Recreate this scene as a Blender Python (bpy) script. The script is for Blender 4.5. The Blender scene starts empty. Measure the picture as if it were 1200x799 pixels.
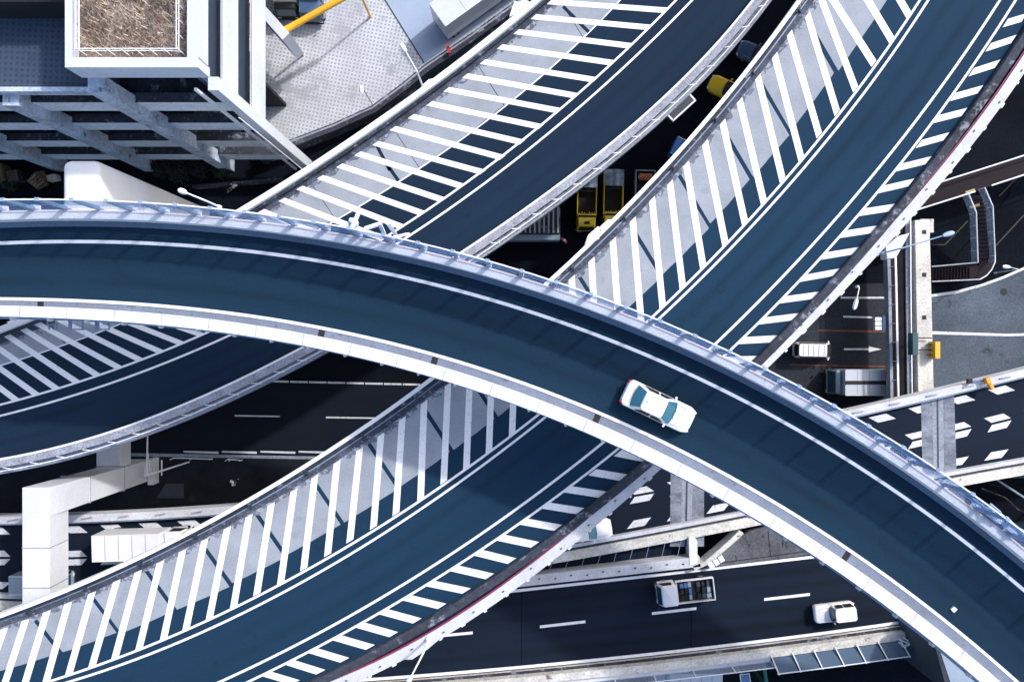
import bpy, bmesh, math, random
import numpy as np
from mathutils import Vector, Matrix
random.seed(7)
SC = bpy.context.scene
COL = SC.collection
R = math.radians

# ------------------------------------------------------------------ camera, sky, sun, exposure
CAMZ = 75.0                      # drone height over the street
FPX = 933.0                      # focal length in photo pixels (28 mm lens)
cam_d = bpy.data.cameras.new('camera')
cam = bpy.data.objects.new('camera', cam_d); COL.objects.link(cam)
cam.location = (0, 0, CAMZ); cam.rotation_euler = (0, 0, 0)
cam_d.sensor_width = 36; cam_d.lens = FPX / 1200 * 36
cam_d.clip_start = 0.5; cam_d.clip_end = 2000
SC.camera = cam

SUN_EL, SUN_AZ = R(42), math.atan2(0.77, 0.64)      # azimuth clockwise from +Y
sun_dir = Vector((math.sin(SUN_AZ)*math.cos(SUN_EL), math.cos(SUN_AZ)*math.cos(SUN_EL), math.sin(SUN_EL)))
w = bpy.data.worlds.new('World'); SC.world = w; w.use_nodes = True
nt = w.node_tree
sky = nt.nodes.new('ShaderNodeTexSky'); sky.sky_type = 'NISHITA'; sky.sun_disc = False
sky.sun_elevation = SUN_EL; sky.sun_rotation = SUN_AZ
sky.dust_density = 3.0; sky.ozone_density = 0.6
bg = nt.nodes['Background']; bg.inputs['Strength'].default_value = 0.15
nt.links.new(sky.outputs[0], bg.inputs[0])
sl = bpy.data.lights.new('sun', 'SUN'); sl.energy = 1.8; sl.angle = R(2.2); sl.color = (1, 0.965, 0.92)
sun = bpy.data.objects.new('sun', sl); COL.objects.link(sun)
sun.rotation_euler = sun_dir.to_track_quat('Z', 'Y').to_euler(); sun.location = (30, 30, 90)
SC.view_settings.view_transform = 'Standard'; SC.view_settings.look = 'None'
SC.view_settings.gamma = 1; SC.view_settings.exposure = 0.85

# ------------------------------------------------------------------ survey helper and mesh builder
def P(px, py, z=0.0):
    """ground plan position of a point seen at photo pixel (px,py), at its real height z"""
    k = (CAMZ - z) / FPX
    return ((px-600)*k, (399.5-py)*k)
def P3(px, py, z): 
    x, y = P(px, py, z); return (x, y, z)

class MB:
    def __init__(s): s.v = []; s.f = []
    def add(s, vs, fs):
        b = len(s.v); s.v += [tuple(q) for q in vs]; s.f += [tuple(b+i for i in q) for q in fs]; return s
    def prism(s, poly, z0, z1):
        n = len(poly)
        if not hasattr(z0, '__len__'): z0 = [z0]*n
        if not hasattr(z1, '__len__'): z1 = [z1]*n
        vs = [(p[0], p[1], z0[i]) for i, p in enumerate(poly)] + [(p[0], p[1], z1[i]) for i, p in enumerate(poly)]
        fs = [tuple(range(n-1, -1, -1)), tuple(range(n, 2*n))] + [(i, (i+1) % n, n+(i+1) % n, n+i) for i in range(n)]
        return s.add(vs, fs)
    def sheet(s, poly, z): return s.add([(p[0], p[1], z) for p in poly], [tuple(range(len(poly)))])
    def box(s, c, size, rot=0.0):
        a, b, h = size[0]/2, size[1]/2, size[2]/2
        ca, sa = math.cos(rot), math.sin(rot)
        poly = [(c[0]+x*ca-y*sa, c[1]+x*sa+y*ca) for x, y in ((-a, -b), (a, -b), (a, b), (-a, b))]
        return s.prism(poly, c[2]-h, c[2]+h)
    def bar(s, p0, p1, wd, ht):
        p0, p1 = Vector(p0), Vector(p1); d = (p1-p0).normalized()
        up = Vector((0, 0, 1)) if abs(d.z) < .95 else Vector((0, 1, 0))
        a = d.cross(up).normalized(); b = a.cross(d)
        vs = []
        for p in (p0, p1):
            for i, j in ((-1, -1), (1, -1), (1, 1), (-1, 1)): vs.append(p + a*i*wd/2 + b*j*ht/2)
        return s.add(vs, [(3, 2, 1, 0), (4, 5, 6, 7), (0, 1, 5, 4), (1, 2, 6, 5), (2, 3, 7, 6), (3, 0, 4, 7)])
    def tube(s, p0, p1, r0, r1=None, n=10):
        r1 = r0 if r1 is None else r1
        p0, p1 = Vector(p0), Vector(p1); d = (p1-p0).normalized()
        up = Vector((0, 0, 1)) if abs(d.z) < .95 else Vector((0, 1, 0))
        a = d.cross(up).normalized(); b = a.cross(d); vs = []
        for p, r in ((p0, r0), (p1, r1)):
            for k in range(n):
                t = 2*math.pi*k/n; vs.append(p + a*math.cos(t)*r + b*math.sin(t)*r)
        fs = [tuple(range(n-1, -1, -1)), tuple(range(n, 2*n))] + [(k, (k+1) % n, n+(k+1) % n, n+k) for k in range(n)]
        return s.add(vs, fs)
    def path(s, pts, r, n=8):
        for a, b in zip(pts[:-1], pts[1:]): s.tube(a, b, r, r, n)
        return s
    def strip(s, A, B, z):
        n = len(A)
        vs = [(p[0], p[1], z) for p in A] + [(p[0], p[1], z) for p in B]
        return s.add(vs, [(i, n+i, n+i+1, i+1) for i in range(n-1)])
    def wall(s, A, B, z0, z1):
        n = len(A)
        vs = [(p[0], p[1], z0) for p in A]+[(p[0], p[1], z0) for p in B]+[(p[0], p[1], z1) for p in A]+[(p[0], p[1], z1) for p in B]
        fs = []
        for i in range(n-1):
            a, b, c, d = i, n+i, 2*n+i, 3*n+i
            fs += [(a, a+1, b+1, b), (c, d, d+1, c+1), (a, c, c+1, a+1), (b, b+1, d+1, d)]
        fs += [(0, n, 3*n, 2*n), (n-1, 3*n-1, 4*n-1, 2*n-1)]
        return s.add(vs, fs)
    def loft(s, secs):
        n = len(secs[0]); vs = [p for q in secs for p in q]; fs = []
        for k in range(len(secs)-1):
            for i in range(n):
                j = (i+1) % n; fs.append((k*n+i, k*n+j, (k+1)*n+j, (k+1)*n+i))
        fs += [tuple(range(n-1, -1, -1)), tuple((len(secs)-1)*n+i for i in range(n))]
        return s.add(vs, fs)
    def build(s, name, m, parent=None, smooth=False, bevel=0, fix=True):
        me = bpy.data.meshes.new(name); me.from_pydata(s.v, [], s.f); me.materials.append(m)
        bm = bmesh.new(); bm.from_mesh(me)
        if fix: bmesh.ops.recalc_face_normals(bm, faces=bm.faces[:])
        else:
            for f in bm.faces:
                if f.normal.z < 0: f.normal_flip()
        bm.to_mesh(me); bm.free()
        if smooth:
            for p in me.polygons: p.use_smooth = True
            if hasattr(me, 'set_sharp_from_angle'): me.set_sharp_from_angle(angle=R(38))
        o = bpy.data.objects.new(name, me); COL.objects.link(o)
        if parent is not None: o.parent = parent
        if bevel:
            b = o.modifiers.new('bevel', 'BEVEL'); b.width = bevel; b.segments = 2; b.limit_method = 'ANGLE'; b.angle_limit = R(40)
        return o
def tag(o, label, cat, group=None):
    o['label'] = label; o['category'] = cat
    if group: o['group'] = group
    return o
def thing(name, label, cat, loc=(0, 0, 0), rz=0.0, group=None):
    o = bpy.data.objects.new(name, None); COL.objects.link(o); o.empty_display_size = .5
    o.location = loc; o.rotation_euler = (0, 0, rz); tag(o, label, cat, group); return o
def struct(o): o['kind'] = 'structure'; return o
def stuff(o): o['kind'] = 'stuff'; return o

# ------------------------------------------------------------------ materials
def M(name, col, rough=.75, var=.3, scale=.6, fine=0.0, fscale=25, col2=None, metal=0.0, spec=.4, bump=0.0, wear=None, wscale=3, wthr=.62, streak=None, track=None):
    m = bpy.data.materials.new(name); m.use_nodes = True; t = m.node_tree; N = t.nodes; L = t.links
    b = N['Principled BSDF']; b.inputs['Roughness'].default_value = rough; b.inputs['Metallic'].default_value = metal
    b.inputs['Specular IOR Level'].default_value = spec
    geo = N.new('ShaderNodeNewGeometry')
    vec = geo.outputs['Position']
    if streak:                                          # stretch the grain along a direction (angle, ratio)
        mp = N.new('ShaderNodeMapping'); mp.inputs['Rotation'].default_value = (0, 0, -streak[0]); mp.inputs['Scale'].default_value = (streak[1], 1, 1)
        rot = N.new('ShaderNodeVectorRotate'); rot.rotation_type = 'Z_AXIS'; rot.inputs['Angle'].default_value = -streak[0]
        L.new(vec, rot.inputs['Vector']); mp.inputs['Rotation'].default_value = (0, 0, 0); L.new(rot.outputs[0], mp.inputs['Vector']); vec = mp.outputs[0]
    n1 = N.new('ShaderNodeTexNoise'); n1.inputs['Scale'].default_value = scale; n1.inputs['Detail'].default_value = 6; n1.inputs['Roughness'].default_value = .62
    L.new(vec, n1.inputs['Vector'])
    mr = N.new('ShaderNodeMapRange'); mr.inputs[1].default_value = .3; mr.inputs[2].default_value = .7
    L.new(n1.outputs[0], mr.inputs[0])
    mx = N.new('ShaderNodeMix'); mx.data_type = 'RGBA'
    c2 = col2 if col2 else tuple(min(1, c*(1+var)) for c in col)
    c1 = col if col2 else tuple(c*(1-var) for c in col)
    mx.inputs[6].default_value = (*c1, 1); mx.inputs[7].default_value = (*c2, 1)
    L.new(mr.outputs[0], mx.inputs[0]); out = mx.outputs[2]
    if fine:
        n2 = N.new('ShaderNodeTexNoise'); n2.inputs['Scale'].default_value = fscale; n2.inputs['Detail'].default_value = 3
        L.new(geo.outputs['Position'], n2.inputs['Vector'])
        m2 = N.new('ShaderNodeMapRange'); m2.inputs[1].default_value = .3; m2.inputs[2].default_value = .7; m2.inputs[3].default_value = 1-fine; m2.inputs[4].default_value = 1+fine
        L.new(n2.outputs[0], m2.inputs[0])
        vm = N.new('ShaderNodeVectorMath'); vm.operation = 'SCALE'; L.new(out, vm.inputs[0]); L.new(m2.outputs[0], vm.inputs['Scale']); out = vm.outputs[0]
    if wear:
        n3 = N.new('ShaderNodeTexNoise'); n3.inputs['Scale'].default_value = wscale; n3.inputs['Detail'].default_value = 8; n3.inputs['Roughness'].default_value = .7
        L.new(geo.outputs['Position'], n3.inputs['Vector'])
        m3 = N.new('ShaderNodeMapRange'); m3.inputs[1].default_value = wthr; m3.inputs[2].default_value = wthr+.07
        L.new(n3.outputs[0], m3.inputs[0])
        mw = N.new('ShaderNodeMix'); mw.data_type = 'RGBA'; L.new(m3.outputs[0], mw.inputs[0]); L.new(out, mw.inputs[6]); mw.inputs[7].default_value = (*wear, 1); out = mw.outputs[2]
    if track:
        at = N.new('ShaderNodeAttribute'); at.attribute_name = 'wear'
        n5 = N.new('ShaderNodeTexNoise'); n5.inputs['Scale'].default_value = .35; n5.inputs['Detail'].default_value = 6; L.new(vec, n5.inputs['Vector'])
        m5 = N.new('ShaderNodeMapRange'); m5.inputs[1].default_value = .35; m5.inputs[2].default_value = .62; L.new(n5.outputs[0], m5.inputs[0])
        mu = N.new('ShaderNodeMath'); mu.operation = 'MULTIPLY'; L.new(at.outputs['Fac'], mu.inputs[0]); L.new(m5.outputs[0], mu.inputs[1])
        mt = N.new('ShaderNodeMix'); mt.data_type = 'RGBA'; L.new(mu.outputs[0], mt.inputs[0]); L.new(out, mt.inputs[6]); mt.inputs[7].default_value = (*track, 1); out = mt.outputs[2]
        n6 = N.new('ShaderNodeTexNoise'); n6.inputs['Scale'].default_value = .9; n6.inputs['Detail'].default_value = 9; n6.inputs['Roughness'].default_value = .7; L.new(geo.outputs['Position'], n6.inputs['Vector'])
        m6 = N.new('ShaderNodeMapRange'); m6.inputs[1].default_value = .60; m6.inputs[2].default_value = .75; m6.inputs[4].default_value = .6; L.new(n6.outputs[0], m6.inputs[0])
        mv = N.new('ShaderNodeMix'); mv.data_type = 'RGBA'; L.new(m6.outputs[0], mv.inputs[0]); L.new(out, mv.inputs[6]); mv.inputs[7].default_value = (*[c*.55 for c in track], 1); out = mv.outputs[2]
    L.new(out, b.inputs['Base Color'])
    if bump:
        bp = N.new('ShaderNodeBump'); bp.inputs['Strength'].default_value = bump; bp.inputs['Distance'].default_value = .02
        n4 = N.new('ShaderNodeTexNoise'); n4.inputs['Scale'].default_value = fscale; n4.inputs['Detail'].default_value = 4
        L.new(geo.outputs['Position'], n4.inputs['Vector']); L.new(n4.outputs[0], bp.inputs['Height']); L.new(bp.outputs[0], b.inputs['Normal'])
    return m
def paint(name, col, rough=.3, metal=0.0, coat=.4):
    m = bpy.data.materials.new(name); m.use_nodes = True; t = m.node_tree; b = t.nodes['Principled BSDF']
    b.inputs['Roughness'].default_value = rough; b.inputs['Metallic'].default_value = metal; b.inputs['Coat Weight'].default_value = coat; b.inputs['Coat Roughness'].default_value = .08
    n = t.nodes.new('ShaderNodeTexNoise'); n.inputs['Scale'].default_value = 1.3; n.inputs['Detail'].default_value = 5
    g = t.nodes.new('ShaderNodeNewGeometry'); t.links.new(g.outputs['Position'], n.inputs['Vector'])
    mx = t.nodes.new('ShaderNodeMix'); mx.data_type = 'RGBA'; t.links.new(n.outputs[0], mx.inputs[0])
    mx.inputs[6].default_value = (*[c*.9 for c in col], 1); mx.inputs[7].default_value = (*[min(1, c*1.06) for c in col], 1)
    t.links.new(mx.outputs[2], b.inputs['Base Color']); return m
def dots(name, c1, c2, ang, sc):
    m = M(name, c1, .8, .2, .25, fine=.14, fscale=9, wear=tuple(c*.72 for c in c1), wscale=.28, wthr=.55); t = m.node_tree; N = t.nodes; L = t.links; b = N['Principled BSDF']
    base = b.inputs['Base Color'].links[0].from_socket
    g = N.new('ShaderNodeNewGeometry'); rot = N.new('ShaderNodeVectorRotate'); rot.rotation_type = 'Z_AXIS'; rot.inputs['Angle'].default_value = ang
    L.new(g.outputs['Position'], rot.inputs['Vector'])
    fl = N.new('ShaderNodeVectorMath'); fl.operation = 'MULTIPLY'; fl.inputs[1].default_value = (1, 1, 0); L.new(rot.outputs[0], fl.inputs[0])
    v = N.new('ShaderNodeTexVoronoi'); v.inputs['Scale'].default_value = sc; v.inputs['Randomness'].default_value = .08; L.new(fl.outputs[0], v.inputs['Vector'])
    mr = N.new('ShaderNodeMapRange'); mr.inputs[1].default_value = .34; mr.inputs[2].default_value = .26; L.new(v.outputs['Distance'], mr.inputs[0])
    mx = N.new('ShaderNodeMix'); mx.data_type = 'RGBA'; L.new(mr.outputs[0], mx.inputs[0]); L.new(base, mx.inputs[6]); mx.inputs[7].default_value = (*c2, 1)
    L.new(mx.outputs[2], b.inputs['Base Color']); return m
def panel_mat(name, col, opacity):
    m = bpy.data.materials.new(name); m.use_nodes = True; t = m.node_tree; b = t.nodes['Principled BSDF']
    b.inputs['Base Color'].default_value = (*col, 1); b.inputs['Roughness'].default_value = .5; b.inputs['Specular IOR Level'].default_value = .25
    n = t.nodes.new('ShaderNodeTexNoise'); n.inputs['Scale'].default_value = .9; n.inputs['Detail'].default_value = 4
    g = t.nodes.new('ShaderNodeNewGeometry'); t.links.new(g.outputs['Position'], n.inputs['Vector'])
    mr = t.nodes.new('ShaderNodeMapRange'); mr.inputs[3].default_value = opacity*.85; mr.inputs[4].default_value = opacity*1.15; t.links.new(n.outputs[0], mr.inputs[0])
    tr = t.nodes.new('ShaderNodeBsdfTransparent'); tr.inputs[0].default_value = (.93, .96, 1, 1)
    ms = t.nodes.new('ShaderNodeMixShader'); t.links.new(mr.outputs[0], ms.inputs[0]); t.links.new(tr.outputs[0], ms.inputs[1]); t.links.new(b.outputs[0], ms.inputs[2])
    t.links.new(ms.outputs[0], t.nodes['Material Output'].inputs[0]); return m

BA = math.atan2(.557, .83)
m_aspA = M('asphalt_high_ramp', (.0072, .0275, .054), .85, .14, .22, fine=.28, fscale=14, track=(.0055, .021, .040), spec=.15, bump=.2, streak=(R(-14), .12))
m_aspB = M('asphalt_wide_ramp', (.0078, .0315, .066), .85, .14, .2, fine=.25, fscale=14, track=(.0055, .023, .046), spec=.15, bump=.2, streak=(BA, .1))
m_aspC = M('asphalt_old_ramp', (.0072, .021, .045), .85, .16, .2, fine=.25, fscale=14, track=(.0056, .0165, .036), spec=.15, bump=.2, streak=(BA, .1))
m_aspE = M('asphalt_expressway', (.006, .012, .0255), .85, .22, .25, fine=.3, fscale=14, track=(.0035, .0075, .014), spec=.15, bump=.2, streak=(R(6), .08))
m_aspD = M('asphalt_street', (.0065, .0105, .0195), .9, .3, .3, fine=.3, fscale=10, spec=.15, bump=.2, streak=(R(-1), .2))
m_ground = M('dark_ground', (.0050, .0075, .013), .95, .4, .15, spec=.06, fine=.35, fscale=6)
m_road_pale = M('worn_concrete_road', (.038, .052, .074), .85, .2, .16, fine=.25, fscale=5, col2=(.10, .135, .185), wear=(.03, .035, .045), wscale=.35, wthr=.56)
m_road_brown = M('worn_brown_road', (.015, .020, .028), .85, .2, .2, spec=.15, fine=.25, fscale=5, col2=(.036, .043, .056))
m_side = M('pavement_slabs', (.016, .019, .026), .9, .3, .4, spec=.1, fine=.25, fscale=8)
m_white = M('road_paint_white', (.80, .81, .84), .7, .05, .9, fine=.06, fscale=12, wear=(.40, .43, .50), wscale=5.5, wthr=.59)
m_white_worn = M('worn_road_paint', (.62, .64, .68), .75, .15, .9, fine=.1, fscale=12, wear=(.2, .22, .28), wscale=4, wthr=.57)
m_conc_strip = M('grey_concrete_strip', (.27, .30, .35), .85, .13, .45, fine=.12, fscale=11, bump=.12, wear=(.24, .265, .32), wscale=.8, wthr=.58)
m_dirt = M('gutter_dirt', (.055, .065, .095), .95, .5, .9, fine=.4, fscale=6, wear=(.2, .23, .31), wscale=2.2, wthr=.58)
m_dirt2 = M('verge_dirt', (.12, .14, .19), .95, .4, .9, fine=.3, fscale=7, wear=(.33, .36, .43), wscale=2.0, wthr=.5)
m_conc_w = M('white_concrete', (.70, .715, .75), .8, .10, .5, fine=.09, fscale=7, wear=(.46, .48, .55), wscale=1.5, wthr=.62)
m_conc_y = M('weathered_concrete', (.42, .41, .39), .85, .2, .5, fine=.2, fscale=5, col2=(.70, .69, .65), wear=(.13, .12, .12), wscale=.9, wthr=.60)
m_conc_g = M('grey_concrete', (.26, .29, .36), .85, .2, .4, fine=.22, fscale=5, wear=(.12, .14, .2), wscale=1.3, wthr=.6)
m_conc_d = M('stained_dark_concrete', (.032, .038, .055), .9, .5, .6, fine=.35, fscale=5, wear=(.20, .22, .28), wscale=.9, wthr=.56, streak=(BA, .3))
m_conc_s = M('speckled_concrete', (.28, .30, .36), .9, .25, 1.1, fine=.35, fscale=7, wear=(.10, .11, .15), wscale=2.5, wthr=.62)
m_gutter = M('blue_grey_gutter', (.10, .155, .235), .85, .15, .6, fine=.15, fscale=8, streak=(R(-14), .15))
m_steel = M('white_steel', (.74, .77, .82), .5, .08, .7, fine=.05, fscale=9)
m_steel_b = M('blue_grey_steel', (.24, .33, .47), .5, .2, .5, fine=.1, fscale=6)
m_steel_d = M('dark_steel', (.035, .045, .065), .6, .3, .7)
m_pipe2 = M('faded_pink_pipe', (.62, .48, .53), .6, .25, .4)
m_pipe = M('magenta_pipe', (.22, .03, .09), .6, .2, 1)
m_panel = panel_mat('blue_tinted_panel', (.20, .38, .66), .40)
m_panel_low = panel_mat('clear_lower_panel', (.24, .42, .72), .24)
m_glass_clear = panel_mat('thin_clear_panel', (.34, .42, .55), .35)
m_glass_edge = panel_mat('grey_blue_panel', (.10, .16, .25), .7)
m_bld = M('white_painted_concrete', (.55, .60, .67), .75, .07, .35, fine=.06, fscale=6, wear=(.6, .62, .68), wscale=1, wthr=.66)
m_bld_s = M('grimy_facade_concrete', (.44, .52, .64), .85, .25, .5, fine=.2, fscale=4, wear=(.10, .12, .17), wscale=1.2, wthr=.58)
m_bld_f = M('pale_facade_band', (.74, .80, .90), .85, .12, .5, fine=.12, fscale=4, wear=(.35, .40, .48), wscale=1.4, wthr=.62, streak=(0, .4))
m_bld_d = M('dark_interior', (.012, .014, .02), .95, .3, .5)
m_roof_b = dots('blue_roof_felt', (.045, .07, .12), (.028, .045, .085), .05, 2.6)
m_plaza = dots('dotted_anti_slip_concrete', (.46, .49, .55), (.27, .30, .36), R(12), 2.9)
m_plaza_b = M('pale_blue_pavement', (.30, .38, .52), .8, .1, .25, fine=.06, fscale=10)
m_brown = M('red_brown_walkway', (.010, .006, .010), .9, .25, .6, fine=.2, fscale=8)
m_tact = M('tactile_yellow', (.42, .33, .19), .85, .2, 2)
m_tower = M('white_tower_cladding', (.84, .85, .87), .6, .04, .3, fine=.03, fscale=8)
m_pier = M('white_pier_steel', (.60, .63, .69), .6, .07, .4, fine=.06, fscale=6, wear=(.45, .49, .57), wscale=1.2, wthr=.66)
m_tyre = M('tyre_rubber', (.012, .012, .013), .9, .2, 4)
m_rim = paint('alloy', (.4, .41, .43), .35, .8, 0)
m_glass = paint('tinted_glass', (.012, .05, .075), .06, 0, .6)
m_glass_teal = paint('teal_windscreen', (.02, .13, .20), .06, 0, .6)
m_blk = M('black_plastic', (.012, .012, .014), .7, .2, 2)
m_carw = paint('white_car_paint', (.83, .83, .85)); m_cary = paint('yellow_taxi_paint', (.88, .56, .015)); m_carb = paint('dark_blue_car_paint', (.05, .10, .19))
m_trb = paint('bright_blue_truck_paint', (.015, .16, .55)); m_trs = paint('silver_truck_sheet', (.50, .55, .62), .4, .2, .1); m_trw = paint('white_truck_paint', (.75, .76, .80), .45)
m_try = paint('yellow_truck_paint', (.92, .62, .02)); m_trg = paint('grey_blue_sheet', (.25, .33, .42), .5)
m_red = paint('red_lens', (.5, .02, .03), .3); m_lens = paint('headlight_lens', (.7, .72, .75), .15)
m_orange = paint('orange_plastic', (.8, .32, .01), .5); m_yel = paint('yellow_enamel', (.75, .40, .015), .5); m_grn = paint('green_sign_back', (.006, .06, .07), .5)
m_tarp = M('grey_tarpaulin', (.22, .26, .32), .6, .3, 2.5, bump=.6)
m_rust = M('rusty_orange_load', (.35, .10, .04), .8, .4, 3)
m_skin = M('skin', (.45, .28, .2), .6, .1, 5); m_shirt = M('white_cloth', (.8, .8, .8), .9, .06, 5); m_hair = M('dark_hair', (.015, .012, .01), .6, .2, 9)
m_leaf = M('dark_foliage', (.012, .020, .014), .7, .5, 2); m_twig = M('bark', (.03, .025, .02), .9, .3, 3)
m_grass = M('dry_grass_blades', (.33, .255, .20), .9, .3, .7, fine=.5, fscale=5, col2=(.80, .69, .59)); m_soil = M('planter_soil', (.20, .15, .12), .95, .5, .9, fine=.4, fscale=6)
m_card = M('brown_card', (.12, .075, .05), .9, .35, 1.2, fine=.3, fscale=6)
m_sign_b = paint('blue_panel', (.06, .16, .33), .4); m_sign_w = paint('white_panel', (.72, .75, .8), .4)

# ------------------------------------------------------------------ smooth plan curves fitted to the surveyed lines
class Curve:
    def __init__(s, pts, z, ang, deg=4, u0=None, u1=None):
        s.d = (math.cos(ang), math.sin(ang)); s.n = (math.sin(ang), -math.cos(ang)); s.z = z
        q = [P(a, b, z) for a, b in pts]
        U = [x*s.d[0]+y*s.d[1] for x, y in q]; V = [x*s.n[0]+y*s.n[1] for x, y in q]
        s.c = np.polyfit(U, V, deg); s.dc = np.polyder(s.c); s.u0, s.u1 = min(U), max(U); s.o = 0.0; s.err = float(np.max(np.abs(np.polyval(s.c, U)-V)))
    def vs(s, u):
        uc = min(max(u, s.u0), s.u1); k = float(np.polyval(s.dc, uc)); return float(np.polyval(s.c, uc)) + k*(u-uc), k
    def at(s, u, d=0.0):
        v, k = s.vs(u)
        if callable(d): d = d(u)
        l = math.hypot(1, k); v0 = v; u2, v2 = u - k/l*d, v0 + d/l
        return (u2*s.d[0]+v2*s.n[0], u2*s.d[1]+v2*s.n[1])
    def line(s, a, b, n, d=0.0): return [s.at(a+(b-a)*i/(n-1), d) for i in range(n)]
    def tan(s, u):
        k = s.vs(u)[1]; l = math.hypot(1, k); return ((s.d[0]+k*s.n[0])/l, (s.d[1]+k*s.n[1])/l)
    def u(s, xy): return xy[0]*s.d[0]+xy[1]*s.d[1]

ZA, ZB, ZC, ZE = 24.0, 17.0, 14.0, 7.0
# ---- high curved ramp
AL = Curve([(0, 285), (150, 284.6), (225, 287.6), (300, 295.6), (375, 306), (450, 320), (525, 337.6), (600, 358), (714, 399.5), (805, 435), (900, 486.2), (1000, 541.5), (1081, 599), (1150, 649), (1200, 691.6)], ZA, 0, 5)
AI = Curve([(0, 350.5), (75, 351.5), (150, 355), (225, 361.5), (300, 372), (375, 384.8), (448, 400), (525, 419), (600, 443.5), (687.6, 477.6), (820, 540), (900, 585), (925, 599), (1040, 674), (1113, 732), (1192, 798.6)], ZA, 0, 5)
# ---- wide ramp
fB = lambda p, z=ZB, d=4: Curve(p, z, BA, d)
PL = fB([(937.5, 0), (900, 52), (840, 128), (774, 200), (720, 257.5), (650, 324), (510, 442.5), (425, 501), (300, 579.7), (270, 599), (150, 660), (0, 721.7)], ZB+.9)
L1 = fB([(1079, 0), (1000, 110), (929, 199), (900, 235), (768, 369), (600, 510), (473, 599), (375, 656.6), (300, 699), (200, 748), (55, 798)])
L2 = fB([(1089, 0), (1010, 110), (939, 199), (900, 246), (775, 373), (600, 520), (484, 599.6), (375, 670), (300, 709), (200, 759.5), (77.6, 798)])
R1 = fB([(1171.7, 0), (1100, 107.7), (1025.5, 200), (900, 344), (840, 399.6), (712.7, 515), (600, 598.5), (450, 699), (300, 778), (262, 797)])
R2 = fB([(1190.5, 0), (1049, 200), (900, 368), (865, 399.6), (730, 522.7), (623, 602), (475, 700), (300, 794)])
PRI = fB([(1200, 32.6), (1085, 195), (932.6, 370), (905, 399.6), (759, 536.5), (677.6, 599.6), (600, 660), (357.6, 798.6)])
PRW = fB([(1200, 75), (1111.5, 197), (1050, 272.6), (912.5, 399.6), (775, 548), (712.7, 599.6), (600, 684), (520, 737), (407.7, 798.6)], ZB+.5)
GB = fB([(1038.9, 0), (1007.6, 47.6), (994, 65), (954, 120), (934, 145), (900, 184), (883, 210), (846.7, 246.3), (800, 297.7), (778, 322.7), (753, 346), (592, 480), (578, 494), (550, 513), (529, 527), (500, 551.5), (473, 569), (448, 585), (426, 599), (410, 610), (382.6, 625), (337.6, 649), (310, 664), (253, 693), (203, 715.5), (148, 738), (97.6, 757), (70, 766), (0, 787)], ZB, 5)
# ---- older ramp under it
CA = BA
CP = Curve([(640, -8), (600, 21), (500, 108), (425, 150), (357.6, 199.6), (300, 237.6)], ZC+.9, CA, 3)
C1 = Curve([(793, 0), (737.6, 54), (676, 112.7), (600, 173), (567, 200), (465, 269), (250, 386.5), (220, 400), (143, 430), (66, 455), (0, 474.5)], ZC, CA, 4)
C2 = Curve([(811.6, 0), (600, 190), (590, 200), (479, 275), (275, 391.5), (254, 400), (100, 457.6), (0, 487.6)], ZC, CA, 4)
CRI = Curve([(883, 0), (675, 199.6), (600, 255.5), (548, 294), (359, 404), (300, 433.3), (150, 501), (0, 537.7)], ZC+.7, CA, 4)
CRO = Curve([(900, 5), (696, 199.6), (600, 271), (563, 297.6), (375, 410), (300, 446), (175, 497.6), (0, 549)], ZC+.3, CA, 4)
CG = Curve([(725, 0), (690, 40), (600, 117), (488, 198), (479, 204), (400, 256), (130, 381), (87.6, 401), (52.6, 411), (5, 426)], ZC, CA, 4)
# ---- lower expressway, two carriageways
FN = Curve([(0, 610), (135, 606), (240, 600), (1000, 485), (1100, 461), (1200, 438)], ZE+.8, 0, 3)
FS = Curve([(0, 703), (35, 702.5), (660, 646), (800, 619), (900, 598), (1115, 561), (1200, 542)], ZE+.6, 0, 3)
EN = Curve([(600, 692.5), (660, 685), (808, 669), (900, 658.5), (954, 651.6)], ZE, 0, 2)
ES = Curve([(430, 795.6), (600, 782.5), (800, 762), (900, 749), (1070, 727)], ZE, 0, 2)
for nm, c in list(globals().items()):
    if isinstance(c, Curve): print('fit', nm, round(c.err, 2))

# ------------------------------------------------------------------ ground and streets
g = MB(); g.sheet([(-420, -420), (420, -420), (420, 420), (-420, 420)], 0); struct(g.build('ground', m_ground, fix=False))
s = MB(); s.sheet([P(*q) for q in ((-700, 440), (180, 443), (560, 451), (860, 470), (860, 560), (560, 541), (180, 533), (-700, 533))], .004)
street = struct(s.build('street', m_aspD, fix=False))
mk = MB()
for a, b, y in ((275, 328, 487), (382, 440, 489), (168, 221, 485), (492, 545, 491)): mk.prism([P(a, y-1), P(b, y), P(b, y+1.6), P(a, y+.8)], .006, .010)
for k in range(9): 
    x = 318+k*22; mk.prism([P(x, 445.6+k*.5), P(x+20.5, 446+k*.5), P(x+20.5, 448.2+k*.5), P(x, 447.8+k*.5)], .006, .010)
mk.build('lane_markings', m_white_worn, street)
s = MB(); s.prism([P(*q) for q in ((-700, 534), (180, 532), (560, 541), (560, 640), (-700, 700))], .0, .13); pav = struct(s.build('pavement', m_side))
s = MB(); s.prism([P(*q) for q in ((150, 530.5), (560, 538), (560, 541), (150, 534))], .002, .16); s.build('kerb', m_conc_g, pav)
s = MB()
for k in range(5): s.prism([P(215+k*45, 528, 0), P(256+k*45, 529, 0), P(256+k*45, 531.5, 0), P(215+k*45, 530, 0)], .006, .010)
s.build('edge_line', m_white_worn, street)
s = MB(); n = 20; s.prism([P(226+4.2*math.cos(t*2*math.pi/n), 584+4.2*math.sin(t*2*math.pi/n)) for t in range(n)], .131, .139); s.build('manhole_cover', m_blk, pav)
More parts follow.
